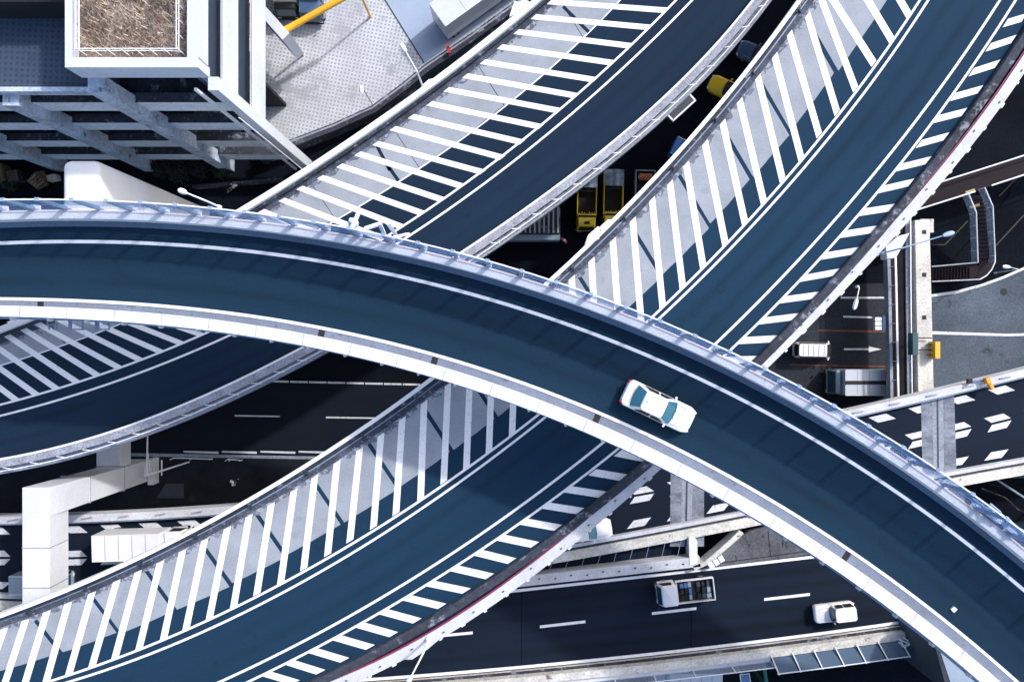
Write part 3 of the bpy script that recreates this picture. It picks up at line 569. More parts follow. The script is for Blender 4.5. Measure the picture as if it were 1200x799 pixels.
UE0, UE1, NE_ = -40, 75, 60
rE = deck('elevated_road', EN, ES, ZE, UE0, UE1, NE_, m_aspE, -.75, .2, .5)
surface(rE, EN, ES, .16, -.14, ZE+.0035, UE0, UE1, NE_, m_aspE, (.14, .35, .62, .84), .05)
s = MB(); s.wall(EN.line(UE0, UE1, NE_, -.1), EN.line(UE0, UE1, NE_, .14), ZE+.010, ZE+.014); s.wall(ES.line(UE0, UE1, NE_, -.12), ES.line(UE0, UE1, NE_, .14), ZE+.010, ZE+.014)
for xa, ya, xb, yb in ((500, 746, 554, 741), (632.6, 734, 686, 728), (764, 718.5, 816, 712.5), (895.5, 702, 949, 696), (1027, 684, 1080, 676)):
    s.prism([P(xa, ya-1.6, ZE), P(xb, yb-1.6, ZE), P(xb, yb+1.6, ZE), P(xa, ya+1.6, ZE)], ZE+.010, ZE+.014)
s.build('lane_markings', m_white, rE)
s = MB()
for x in (611, 810): 
    u = P(x, 730, ZE)[0]; a, b = EN.at(u), ES.at(u); s.bar((*a, ZE+.005), (*b, ZE+.005), .1, .006)
s.build('surface_joint', m_ground, rE)
s = wallmesh(EN, -30, 16.0, 30, -1.35, -.5, ZE-.6, ZE+.75); p = s.build('parapet_wall', m_walk); tag(p, 'pale parapet between the netted gap and the flatbed truck road', 'parapet')
s = MB()
for k in range(34):
    a = EN.at(-30+k*1.35, -1.0+.12*(k % 2)); s.box((*a, ZE+.77), (.18, .10, .05), .1)
s.build('bolt_pocket', m_steel_d, p)
# netted gap with thin cross wires
s = MB().wall(FS.line(-32, 15.2, 24, 1.0), EN.line(-32, 15.2, 24, -1.4), ZE-.8, ZE-.6); net = s.build('median_net', m_aspE); tag(net, 'dark netted cover with thin wires between the two carriageways', 'net')
for k in range(34):
    u = -31+k*1.37; a, b = FS.at(u, .97), EN.at(u, -1.37); MB().bar((*a, ZE+.3), (*b, ZE+.3), .035, .035).build('wire', m_steel_b, net)
t = MB().prism([P(a, b, ZE+.7) for a, b in ((807, 629), (814, 629), (817, 634), (817, 660), (808, 662))], ZE-.6, ZE+.8).build('cross_wall', m_conc_w); tag(t, 'short white cross wall closing the end of the netted gap', 'wall')
t = MB().wall([P(a, b, ZE+.7) for a, b in ((812, 663), (825, 658), (845, 641), (866, 622))], [P(a, b, ZE+.7) for a, b in ((814, 668), (828, 662), (849, 645), (872, 625))], ZE-.6, ZE+.75).build('diagonal_wall', m_conc_y); tag(t, 'slanting pale wall linking the two carriageway parapets', 'wall')
s = MB().prism([P(a, b, ZE) for a, b in ((812, 668), (878, 622), (960, 600), (1130, 570), (1130, 620), (954, 649), (880, 659))], ZE-.5, ZE+.03); gore = struct(s.build('paved_gore', M('gore_paving', (.055, .06, .075), .9, .3, .5, fine=.3, fscale=5, col2=(.12, .13, .155), wear=(.02, .02, .025), wscale=.8, wthr=.58)))
s = MB()
for a in (((862, 650), (863, 657)), ((900, 622), (903, 652)), ((918, 628), (917, 640)), ((840, 660), (950, 645))): s.bar(P3(*a[0], ZE+.033), P3(*a[1], ZE+.033), .08, .008)
s.build('paving_crack', m_blk, gore)
cab = thing('traffic_cabinet', 'row of three small white cabinets beside the slanting wall', 'cabinet', P3(837, 656, ZE+.03), R(33))
for k in range(3): MB().box((-.5+k*.5, 0, .35), (.44, .55, .7)).build('cabinet_box', m_trw, cab, bevel=.03); 
MB().box((0, 0, .03), (1.6, .65, .06)).build('plinth', m_conc_g, cab)

# south parapet and screens of the lower road
s = MB().wall(ES.line(UE0, UE1, NE_, .24), ES.line(UE0, UE1, NE_, .52), ZE-.05, ZE+.25); s.wall(ES.line(UE0, UE1, NE_, .52), ES.line(UE0, UE1, NE_, 1.15), ZE-.8, ZE+.85)
p = s.build('parapet_wall', m_conc_y); tag(p, 'weathered cream parapet along the bottom edge of the truck road', 'parapet')
s = MB().wall(ES.line(UE0, UE1, NE_, .245), ES.line(UE0, UE1, NE_, .50), ZE+.253, ZE+.262); s.build('dark_kerb', m_conc_d, p)
s = wallmesh(ES, UE0, P(899, 760, ZE)[0], 50, 1.15, 1.78, ZE-.9, ZE+.3); s.build('service_ledge', m_conc_g if False else m_conc_w, p)
t = thing('glass_screen', 'leaning run of grey blue glass screens beside the white boxy car', 'screen', (*ES.at(P(975, 750, ZE)[0], 1.2), ZE+.8))
u0, u1 = P(898, 760, ZE)[0], P(1046, 740, ZE)[0]; k = 0; nst = 6
for i in range(nst):
    a, b = u0+(u1-u0)*i/nst, u0+(u1-u0)*(i+1)/nst
    A, B = ES.line(a+.06, b-.06, 3, 1.2), ES.line(a+.06, b-.06, 3, 1.95)
    m = MB(); nn = 3; m.add([(*q, ZE+.85) for q in A]+[(*q, ZE+2.1) for q in B]+[(*q, ZE+.81) for q in A]+[(*q, ZE+2.06) for q in B], [(0, 3, 4, 1), (1, 4, 5, 2), (6, 7, 10, 9), (7, 8, 11, 10), (0, 1, 7, 6), (1, 2, 8, 7), (3, 9, 10, 4), (4, 10, 11, 5), (0, 6, 9, 3), (2, 5, 11, 8)]); child(m, 'panel', m_glass_edge, t)
for i in range(nst+1):
    a = u0+(u1-u0)*i/nst; child(MB().bar((*ES.at(a, .95), ZE+.9), (*ES.at(a+.12, 2.05), ZE+2.2), .09, .09), 'post', m_steel, t)
child(MB().wall(ES.line(u0, u1, 20, 1.96), ES.line(u0, u1, 20, 2.03), ZE+2.1, ZE+2.18), 'top_rail', m_steel, t)
t = thing('glass_screen', 'low clear screen on the ledge above the bottom silver truck', 'screen', (*ES.at(P(740, 775, ZE)[0], 1.6), ZE+.3))
u0, u1 = P(445, 800, ZE)[0], P(899, 760, ZE)[0]; child(MB().wall(ES.line(u0, u1, 30, 1.70), ES.line(u0, u1, 30, 1.73), ZE+.3, ZE+1.5), 'panel', m_glass_clear, t); child(MB().wall(ES.line(u0, u1, 30, 1.69), ES.line(u0, u1, 30, 1.75), ZE+1.5, ZE+1.56), 'top_rail', m_steel, t)
for i in range(11):
    a = ES.at(u0+(u1-u0)*i/10, 1.72); child(MB().bar((*a, ZE+.3), (*a, ZE+1.6), .08, .08), 'post', m_steel, t)
# support frame under the high ramp, bottom right
t = thing('screen_frame', 'white braced frame ending the glass screens under the high ramp', 'frame', P3(1075, 755, ZE+.6))
for a, b in (((1052, 748), (1070, 756)), ((1058, 746), (1073, 757)), ((1070, 757), (1103, 752)), ((1055, 757), (1093, 749)), ((1053, 752), (1062, 758))): child(MB().bar(P3(*a, ZE+1.0), P3(*b, ZE+1.3), .12, .12), 'rail', m_steel, t)
child(MB().prism([P(a, b, ZE+1) for a, b in ((1064, 747), (1089, 742), (1093, 747), (1074, 752))], ZE+.9, ZE+.96), 'panel', m_glass_edge, t)
t = thing('bridge_pier', 'pale blue grey box pier below the high ramp at bottom right', 'pier', P3(1150, 790, 0))
child(MB().prism([P(a, b, 13) for a, b in ((1100, 757), (1230, 740), (1300, 850), (1118, 812))], 0, 13), 'shaft', M('pale_steel_pier', (.30, .37, .49), .6, .1, .4, fine=.06, fscale=6), t)
child(MB().prism([P(a, b, 13) for a, b in ((1095, 756), (1099.5, 756.5), (1115, 811), (1110, 812))], 1, 13.1), 'edge_plate', m_steel_d, t)

# ------------------------------------------------------------------ pier at lower left
t = thing('bridge_pier', 'white angular steel pier with two arms between the ramps at lower left', 'pier', (-35.7, -12, 0))
X0, X1 = -36.8, -34.75
child(MB().prism([(X0, -13.1), (X1+.9, -13.0), (X1+.9, -11.1), (X0, -11.0)], [0]*4, [15.2]*4) if False else MB().add([(-36.0, -13.1, 0), (-33.7, -13.0, 0), (-33.7, -11.1, 0), (-36.0, -11.1, 0), (X0, -13.2, 15.2), (X1, -13.2, 15.2), (X1, -11.0, 15.2), (X0, -11.0, 15.2)], [(3, 2, 1, 0), (4, 5, 6, 7), (0, 1, 5, 4), (1, 2, 6, 5), (2, 3, 7, 6), (3, 0, 4, 7)]), 'column', m_pier, t, bevel=.04)
child(MB().prism([(X0+.003, -24), (X1-.003, -24), (X1-.003, -13.15), (X0+.003, -13.15)], 12.6, 15.195), 'upper_arm', m_pier, t, bevel=.04)
child(MB().prism([(-36.6, -11.1), (-34.5, -11.1), (-34.5, -8.9), (-36.6, -8.9)], 2.9, 4.9), 'lower_arm', m_pier, t, bevel=.04)
child(MB().prism([(-36.6, -8.9), (-34.5, -8.9), (-34.5, 4), (-36.6, 4)], 1.6, 4.2), 'lower_beam', m_conc_g, t)
for z in (5.0, 10.0): child(MB().prism([(X0-.35+.9*(1-z/15.2), -13.23), (X1+.02+1.05*(1-z/15.2), -13.21), (X1+.02+1.05*(1-z/15.2), -10.98), (X0-.35+.9*(1-z/15.2), -10.98)], z, z+.06), 'welded_seam', m_conc_g, t)
for y in (-15.5, -18.5): child(MB().prism([(X0-.01, y), (X1+.01, y), (X1+.01, y-.08), (X0-.01, y-.08)], 12.59, 15.21), 'welded_seam', m_conc_g, t)

child(MB().prism([(-33.68, -13.3), (-33.2, -13.3), (-33.2, -10.9), (-33.68, -10.9)], 0, 1.4), 'base_plate', m_pier, t)

# ------------------------------------------------------------------ parking building, upper left
bl = thing('parking_building', 'white open framed parking building with dry planted roof', 'building', (-27, 30, 0))
BX, BY, NY = -18.9, 16.7, 70.0
def bb(x0, x1, y0, y1, z0, z1): return MB().prism([(x0, y0), (x1, y0), (x1, y1), (x0, y1)], z0, z1)
WX = -26.9
# planter block on top
child(bb(WX, BX-1.3, BY+.05, NY, 24.6, 25.59), 'roof_slab', m_bld, bl)
for q in ((WX, BX, BY-.25, BY+.35), ): child(bb(*q, 25.2, 27.1), 'roof_parapet', m_bld, bl)
child(bb(WX, WX+.42, BY+.355, NY, 25.0, 27.1), 'roof_parapet', m_bld, bl)
child(bb(-19.55, BX+.05, BY+.355, NY, 25.6, 27.1), 'roof_parapet', m_bld, bl)
child(bb(WX+.43, -19.56, BY+.36, NY, 25.6, 26.3), 'soil_bed', m_soil, bl)
rl = MB()
for z in (27.1, 27.45): rl.bar((-20.05, BY+.8, z), (-20.05, NY, z), .05, .05); rl.bar((WX+.8, BY+.75, z), (-20.0, BY+.75, z), .05, .05); rl.bar((WX+.85, BY+.75, z), (WX+.85, NY, z), .05, .05)
for k in range(22): rl.bar((-20.05, BY+.8+k*.9, 26.3), (-20.05, BY+.8+k*.9, 27.45), .05, .05)
for k in range(8): rl.bar((WX+.9+k*.86, BY+.75, 26.3), (WX+.9+k*.86, BY+.75, 27.45), .05, .05)
child(rl, 'roof_railing', m_steel, bl)
# lower west roof
child(bb(-75, WX-.02, BY+.3, NY, 20.4, 21.4), 'lower_roof', m_roof_b, bl)
child(bb(-75, WX-.02, BY-.02, BY+.28, 20.9, 21.75), 'lower_roof_edge', m_bld_s, bl)
# floors: slab edges on the south front, broad white bands on the east front
for z in (19.0, 13.8, 8.4, 3.6):
    child(bb(-75, BX-.63, BY-.1, BY+.15, z-1.5, z+.6), 'floor_band', m_bld_f, bl)
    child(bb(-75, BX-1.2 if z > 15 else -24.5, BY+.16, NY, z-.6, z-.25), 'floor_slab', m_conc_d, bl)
    child(bb(-75, BX-.63, BY-.12, BY+.55, z+.603, z+.66), 'ledge_grating', m_conc_d, bl)
for z0, z1 in ((20.1, 21.6), (14.0, 15.6)):
    child(bb(BX-.65, BX+.02, BY+.26, NY, z0, z1), 'east_band', m_bld, bl)
    child(bb(BX-.5, BX-.42, BY+.26, NY, z1+.003, z1+.08), 'band_upstand', m_bld, bl)
child(bb(BX-1.5, BX-1.2, BY+.3, NY, 14.1, 24.5), 'recessed_wall', M('recess_wall_shade', (.025, .045, .08), .6, .2, .5), bl)  # shade of the recess is put into this dark wall colour
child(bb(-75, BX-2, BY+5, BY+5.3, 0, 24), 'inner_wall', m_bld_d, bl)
child(bb(BX-.62, BX+.05, BY-.62, BY+.25, 0, 23.88), 'column', m_bld, bl)
child(MB().bar((BX-1.3, BY-.65, .5), (BX-1.3, BY-.65, 24.2), .18, .18), 'down_pipe', m_steel, bl)
for x in (-26.7, -34.0, -42.4, -50, -58): child(bb(x-.55, x+.55, BY-.75, BY+.3, 0, 23.85 if x > -27 else 21.0), 'column', m_bld_s, bl)
child(MB().bar((BX-.3, BY-1.0, 19), (BX-.3, BY-1.0, 2), .08, .08), 'conduit', m_steel, bl)
# dry grass on the planter
gm = MB(); 
for k in range(9000):
    x = random.uniform(WX+.6, -20.0); y = random.uniform(BY+.95, BY+13); a = random.gauss(.8, 1.1); h = random.uniform(.15, .75); l = random.uniform(.1, .5); wd = random.uniform(.02, .05)
    ca, sa = math.cos(a), math.sin(a); gm.add([(x-sa*wd, y+ca*wd, 26.29), (x+sa*wd, y-ca*wd, 26.29), (x+ca*l, y+sa*l, 26.29+h)], [(0, 1, 2)])
o = gm.build('dry_grass', m_grass, fix=False); stuff(tag(o, 'dry brown grass growing on the planted roof', 'grass'))
# entrance wall and height bar
t = MB().wall([P(255, -38, 9), P(291, 2, 9), P(331, 47, 9)], [P(263, -46, 9), P(299, -6, 9), P(339, 39, 9)], 4.4, 9.0).build('entrance_wall', m_bld); tag(t, 'white slanting wall at the yard entrance beside the yellow bar', 'wall')
t = thing('height_bar', 'yellow height limit bar across the yard entrance', 'barrier', P3(333, 37, 1.2))
child(MB().tube(P3(333.5, 36, 7.0), P3(420, -12, 7.0), .28, .28, 14), 'bar', m_yel, t); child(MB().tube((*P(334, 36, 7), 1.2), (*P(334, 36, 7), 6.8), .12), 'post', m_yel, t); child(MB().tube((*P(420, -12, 7), 1.2), (*P(420, -12, 7), 6.8), .12), 'post', m_yel, t)
# yard edge wall
t = MB().wall([P(a, b, 1.6) for a, b in edge], [P(a+5, b+7.5, 1.6) for a, b in edge], 0, 1.9).build('retaining_wall', m_conc_d); tag(t, 'dark grey retaining wall round the edge of the loading yard', 'wall')
MB().wall([P(a+.3, b+.4, 1.9) for a, b in edge], [P(a+1.4, b+2, 1.9) for a, b in edge], 1.903, 1.96).build('coping', m_conc_g, t)
# tower
t = thing('tower_block', 'windowless white tower block with rounded edges behind the blue screens', 'tower', (-29.7, 11, 0))
def rr(x0, x1, y0, y1, r, n=5):
    out = []
    for cx, cy, a0 in ((x1-r, y1-r, 0), (x0+r, y1-r, 90), (x0+r, y0+r, 180), (x1-r, y0+r, 270)):
        for k in range(n+1):
            a = R(a0+90*k/n); out.append((cx+r*math.cos(a), cy+r*math.sin(a)))
    return out
child(MB().loft([[(x, y, z) for x, y in rr(-31.1+e, -28.5-e, 8.2+e, 12.5-e, .5)] for z, e in ((0, 0), (19.6, 0), (19.85, .08), (20, .3))]), 'shaft', m_tower, t, smooth=True)
child(bb(-28.5, -27.6, 8.6, 10.6, 0, 13.5), 'side_duct', m_tower, t, bevel=.1)
child(MB().box((-28.49, 10.5, 5), (.06, .9, 1.2)), 'hatch', m_conc_w, t)

# ------------------------------------------------------------------ right side: portal beam, footbridge, stairs
t = thing('portal_beam', 'long weathered cream concrete beam beside the footbridge', 'beam', P3(1083, 350, 0))
child(MB().prism([P(1072, 258, 5.2), P(1089.5, 258, 5.2), P(1094.5, 462, 5.2), P(1076, 462, 5.2)], 3.8, 5.2), 'beam', m_conc_y, t, bevel=.05)
x, y = P(1081, 266, 3); child(MB().box((x, y, 1.9), (1.2, 1.2, 3.79)), 'column', m_conc_y, t)
x, y = P(1084, 470, 3); child(MB().box((x, y, 1.9), (1.2, 1.2, 3.79)), 'column', m_conc_y, t)
s = MB()
for yy in (272, 322, 372): s.box((*P(1083, yy, 5.2), 5.215), (.35, .35, .02)); 
child(s, 'anchor_pad', m_blk, t)
t = thing('road_sign', 'green sign board hung left of the cream beam', 'sign', P3(1074, 403, 5.0))
child(MB().box((*P(1074, 403, 6.6), 6.0), (.45, 1.9, .9)), 'board', m_grn, t)
for yy in (396, 410): child(MB().bar(P3(1066, yy, 5.6), P3(1092, yy, 5.6), .10, .10), 'arm', m_blk, t)
t = thing('road_sign', 'yellow sign board hung right of the cream beam', 'sign', P3(1097, 410, 5.0))
child(MB().box((*P(1097.5, 410, 6.0), 5.6), (.42, 1.45, 1.2)), 'board', m_yel, t)
for yy in (404, 416): child(MB().bar(P3(1086, yy, 5.55), P3(1097, yy, 5.55), .08, .08), 'arm', m_blk, t)

fb = thing('footbridge', 'dark red brown footbridge with white rails beside the cream beam', 'footbridge', P3(1050, 380, 0))
ZW = 4.4
A = [P(1036, 225, ZW), P(1040, 330, ZW), P(1044, 520, ZW)]; B = [P(1064, 225, ZW), P(1064, 330, ZW), P(1066, 520, ZW)]
child(MB().wall(A, B, ZW-.5, ZW), 'deck', m_brown, fb)
lerp = lambda A, B, k: [(a[0]+(b[0]-a[0])*k, a[1]+(b[1]-a[1])*k) for a, b in zip(A, B)]
child(MB().wall(lerp(A, B, -.02), lerp(A, B, .13), ZW-.6, ZW+.2), 'edge_beam', m_conc_g, fb); child(MB().wall(lerp(A, B, .13), lerp(A, B, .22), ZW+.85, ZW+.98), 'rail', m_steel, fb)
child(MB().wall(lerp(A, B, .86), lerp(A, B, 1.02), ZW-.6, ZW+.2), 'edge_beam', m_conc_g, fb); child(MB().wall(lerp(A, B, .86), lerp(A, B, .91), ZW+.85, ZW+.95), 'rail', m_steel, fb)
s = MB()
for k in range(14):
    for f in (.17, .88):
        y = 225+k*22; i = (y-330)/190 if y > 330 else (y-225)/105; a = P(1036+(y-225)*.027, y, ZW); b = P(1064.5, y, ZW); s.box((a[0]+(b[0]-a[0])*f, a[1], ZW+.5), (.06, .06, .85))
child(s, 'baluster', m_steel, fb)
up = thing('walkway', 'dark upper walkway running to the right with white rails', 'walkway', P3(1150, 215, 0))
A = [P(1040, 257, ZW), P(1135, 227, ZW), P(1155, 220, ZW), P(1320, 166, ZW)]; B = [P(1040, 234, ZW), P(1111, 211, ZW), P(1140, 202, ZW), P(1320, 144, ZW)]
child(MB().wall(A, B, ZW-.4, ZW), 'deck', m_brown, up)
child(MB().path([(*q, ZW+1) for q in B], .07), 'rail', m_steel, up)
child(MB().path([(*P(1040, 257, ZW), ZW+1), (*P(1135, 227, ZW), ZW+1)], .07), 'rail', m_steel, up); child(MB().path([(*P(1154, 220, ZW), ZW+1), (*P(1320, 166, ZW), ZW+1)], .07), 'rail', m_steel, up)
for q in ((1060, 240), (1200, 192), (1260, 172)): x, y = P(*q, ZW); child(MB().tube((x, y, 0), (x, y, ZW-.4), .25), 'column', m_conc_g, up)
st = thing('staircase', 'dark turning staircase with white rails and glass sides', 'staircase', P3(1150, 280, 0))
def stair_pt(px, py, z): return (*P(px, py, z), z)
s = MB(); n1 = 16
for k in range(n1):                                          # upper flight going down the picture
    f = k/n1; f2 = (k+1)/n1; z = ZW-.14*(k+1)
    xl, xr = 1137+10*min(1, f*3), 1153+9*min(1, f*3); y0, y1 = 229+74*f, 229+74*f2
    s.prism([P(xl, y0, z), P(xr, y0, z), P(xr+.3, y1, z), P(xl+.3, y1, z)], z-.25, z)
child(s, 'upper_flight', m_brown, st)
zl = ZW-.14*(n1+1); child(MB().prism([P(a, b, zl) for a, b in ((1147, 303), (1166, 303), (1165, 313), (1159, 322), (1148, 328), (1136, 329), (1136, 313), (1147, 311))], zl-.25, zl), 'landing', m_brown, st)
s = MB()
for k in range(13):
    z = zl-.14*(k+1); x1, x0 = 1136-k*3.6, 1136-(k+1)*3.6
    s.prism([P(x0, 312, z), P(x1, 312, z), P(x1, 329, z), P(x0, 329, z)], z-.25, z)
child(s, 'lower_flight', m_brown, st)
s = MB()
for k in range(13): z = zl-.14*(k+1); s.bar(P3(1136-k*3.6-.4, 312.5, z+.005), P3(1136-k*3.6-.4, 328.5, z+.005), .035, .01)
for k in range(n1): z = ZW-.14*(k+1); f = k/n1; s.bar(P3(1138+10*min(1, f*3), 229+74*f+.5, z+.005), P3(1152+9*min(1, f*3), 229+74*f+.5, z+.005), .035, .01)
child(s, 'stair_nosing', M('nosing', (.05, .04, .05), .8, .2, 2), st)
Lr = [(1135, 227, ZW+1), (1144, 249, ZW+.6), (1146, 307.6, zl+1), (1092, 312.5, zl-.8)]; Rr = [(1154, 220, ZW+1), (1163.5, 242, ZW+.6), (1166, 299, zl+1), (1166, 307, zl+1), (1162, 316, zl+1), (1156, 323, zl+1), (1148, 327.5, zl+1), (1092, 330, zl-.8)]
child(MB().path([P3(*q) for q in Lr], .055), 'rail', m_steel, st); child(MB().path([P3(*q) for q in Rr], .055), 'rail', m_steel, st)
for pts in (Lr[:3], Rr[:4]):
    m = MB()
    for a, b in zip(pts[:-1], pts[1:]):
        a0, b0 = P3(*a), P3(*b); m.add([a0, b0, (b0[0], b0[1], b0[2]-1.0), (a0[0], a0[1], a0[2]-1.0), (a0[0]+.03, a0[1], a0[2]), (b0[0]+.03, b0[1], b0[2]), (b0[0]+.03, b0[1], b0[2]-1.0), (a0[0]+.03, a0[1], a0[2]-1.0)], [(0, 1, 2, 3), (7, 6, 5, 4), (0, 4, 5, 1), (3, 2, 6, 7), (1, 5, 6, 2), (0, 3, 7, 4)])
    child(m, 'side_glass', m_glass_clear, st)
    m = MB()
    for a, b in zip(pts[:-1], pts[1:]):
        nn = max(1, int(math.hypot(b[0]-a[0], b[1]-a[1])/13))
        for k in range(nn): q = P3(*[a[i]+(b[i]-a[i])*k/nn for i in range(3)]); m.bar(q, (q[0], q[1], q[2]-1.05), .04, .04)
    child(m, 'baluster', m_steel, st)
for a, b in ((1137, 223), (1143, 240)): child(MB().prism([P(a-6, b+1.5, ZW), P(a+5, b-2, ZW), P(a+6, b+1, ZW), P(a-5, b+4.5, ZW)], ZW+.003 if b < 230 else ZW-.25, ZW+.013 if b < 230 else ZW-.05), 'tactile_strip', m_tact, st)
t = thing('sign_board', 'small white three panel board on the left side of the footbridge', 'sign', P3(1028, 379, ZW))
for k in range(3): child(MB().box((*P(1028.5, 374+k*5.2, 4.2), 4.2), (.6, .33, .4)), 'panel', m_sign_w, t)
child(MB().bar(P3(1034.5, 370, 4.2), P3(1034.5, 388, 4.2), .25, .5), 'frame', m_sign_b, t)

# ------------------------------------------------------------------ lamps
def lamp(label, base, head, z0, z1, r=.075, mat=None, hl=.62, zpost=None):
    r *= .8; mat = mat or m_steel
    t = thing('street_lamp', label, 'street lamp', P3(base[0], base[1], z0)); b = P3(base[0], base[1], z0); h = P3(head[0], head[1], z1)
    zz = zpost or (z0+(z1-z0)*.8); mid = (b[0]+(h[0]-b[0])*.12, b[1]+(h[1]-b[1])*.12, zz)
    child(MB().tube(b, (b[0], b[1], b[2]+.35), r*2.4, r*2.0), 'base', mat, t)
    child(MB().tube(b, mid, r*1.3, r).tube(mid, h, r, r*.8), 'pole', mat, t)
    d = Vector((h[0]-mid[0], h[1]-mid[1], 0)).normalized(); sd = Vector((-d.y, d.x, 0))
    secs = []
    for f, wd, tz in ((-.1, .08, .10), (.12, .15, .11), (.5, .18, .12), (.85, .15, .1), (1, .08, .06)):
        c = Vector(h)+d*hl*f; secs.append([tuple(c+sd*wd+Vector((0, 0, 0))), tuple(c+sd*wd*.5+Vector((0, 0, tz))), tuple(c-sd*wd*.5+Vector((0, 0, tz))), tuple(c-sd*wd), tuple(c-sd*wd*.6-Vector((0, 0, tz*.6))), tuple(c+sd*wd*.6-Vector((0, 0, tz*.6)))])
    child(MB().loft(secs), 'lamp_head', mat, t, smooth=True); return t
lamp('long armed white lamp leaning over the yard from the older ramp', (496, 103), (475, 60), ZC+.5, ZC+4.5)
lamp('short white lamp on the retaining wall reaching over dotted paving', (437, 123), (423, 101), 1.6, 7.5, .06)
lamp('pale blue lamp reaching over the end of the cream beam', (1033, 297), (1106, 276), ZB+.4, ZB+3.2, .06, M('pale_blue_lamp', (.30, .42, .58), .5, .1, 1), .75)
lamp('white lamp leaning down the picture from bottom of service walkway', (502, 747), (482, 792), ZB+.4, ZB+3.2, .085)
lamp('small white lamp hanging between dark parapet and footbridge lanes', (1003.5, 336), (1004, 351), 16.2, 16.9, .05, None, .75)
lamp('white lamp on the parapet beside the windowless white tower', (258, 243), (218, 226), ZA+.8, ZA+3.5, .07, None, .5)
lamp('pinkish white lamp standing below the screen frame bottom right', (1078, 762), (1108, 788), 6.0, 9.2, .06, M('pinkish_lamp', (.7, .6, .68), .5, .1, 1), 1.1)
lamp('tiny lamp at the curved kerb beside the staircase', (1165, 320), (1183, 313), .2, 5.0, .04, None, .6)
t = thing('lamp_post', 'slim tripod pole with long arm at the foot of the white pier', 'lamp post', P3(174, 556, 0))
child(MB().tube(P3(172, 556, 3), P3(173, 504, 3.2), .10, .05).tube(P3(176, 552, 2.4), P3(173.4, 530, 3), .05, .04).tube(P3(169, 557, 2.4), P3(173, 525, 3), .04, .03), 'pole', m_steel, t)
child(MB().tube(P3(169, 558, 2.6), P3(222, 541, 2.6), .11, .06), 'arm', m_steel, t)
child(MB().tube(P3(189.5, 539, 2.2), P3(189.5, 557, 2.2), .07, .06), 'crossbar', m_steel, t)
for lab, xs, y in (('long thin white guard rail on the pavement beside the pier', (203, 226, 249), 537), ('short thin white guard rail on the pavement right of the longer rail', (267, 271, 284), 538.5)):
    t = thing('guard_rail', lab, 'rail', P3(xs[1], y, .13)); child(MB().tube(P3(xs[0], y-.6, .85), P3(xs[2], y+.8, .85), .05), 'bar', m_sign_w, t)
    for x in xs: child(MB().tube(P3(x, y, .13), (*P(x, y, .13), .85), .045), 'post', m_sign_w, t)
# white arm and yard clutter left of the older ramp
t = thing('warning_lamp', 'orange warning lamp on the pale far parapet at right', 'warning light', P3(1158, 449, ZE+.8))
child(MB().box((*P(1157, 446, 8.2), 8.2), (.42, .55, .5), .3), 'lens', m_orange, t, bevel=.08); child(MB().box((*P(1161, 453, 8.1), 8.1), (.32, .5, .4), .5), 'lens', m_orange, t, bevel=.08)
child(MB().bar(P3(1135, 447, 8.0), P3(1156, 446, 8.0), .12, .1), 'arm', m_sign_b, t); child(MB().box((*P(1136, 446.5, 8), 8.0), (.35, .4, .35)), 'bracket', m_blk, t)

# ------------------------------------------------------------------ vehicles
def rrect(xf, xr, hw, rf, rr_, n=4):
    out = []
    for cx, cy, r, a0 in ((xf-rf, hw-rf, rf, 0), (xr+rr_, hw-rr_, rr_, 90), (xr+rr_, -hw+rr_, rr_, 180), (xf-rf, -hw+rf, rf, 270)):
        for k in range(n+1): a = R(a0+90*k/n); out.append((cx+r*math.cos(a), cy+r*math.sin(a)))
    return out
def wheel(par, x, y, r=.31, wd=.2):
    w = MB().tube((x, y-wd/2, r), (x, y+wd/2, r), r, r, 18).build('wheel', m_tyre, par); s = 1 if y > 0 else -1
    MB().tube((x, y+s*wd*.4, r), (x, y+s*(wd*.5+.012), r), r*.62, r*.55, 14).build('rim', m_rim, w)
def slab(mb, q, th):
    q = [Vector(p) for p in q]; n = (q[1]-q[0]).cross(q[3]-q[0]).normalized()*th
    mb.add([p for p in q]+[p-n for p in q], [(0, 1, 2, 3), (7, 6, 5, 4), (0, 4, 5, 1), (1, 5, 6, 2), (2, 6, 7, 3), (3, 7, 4, 0)])
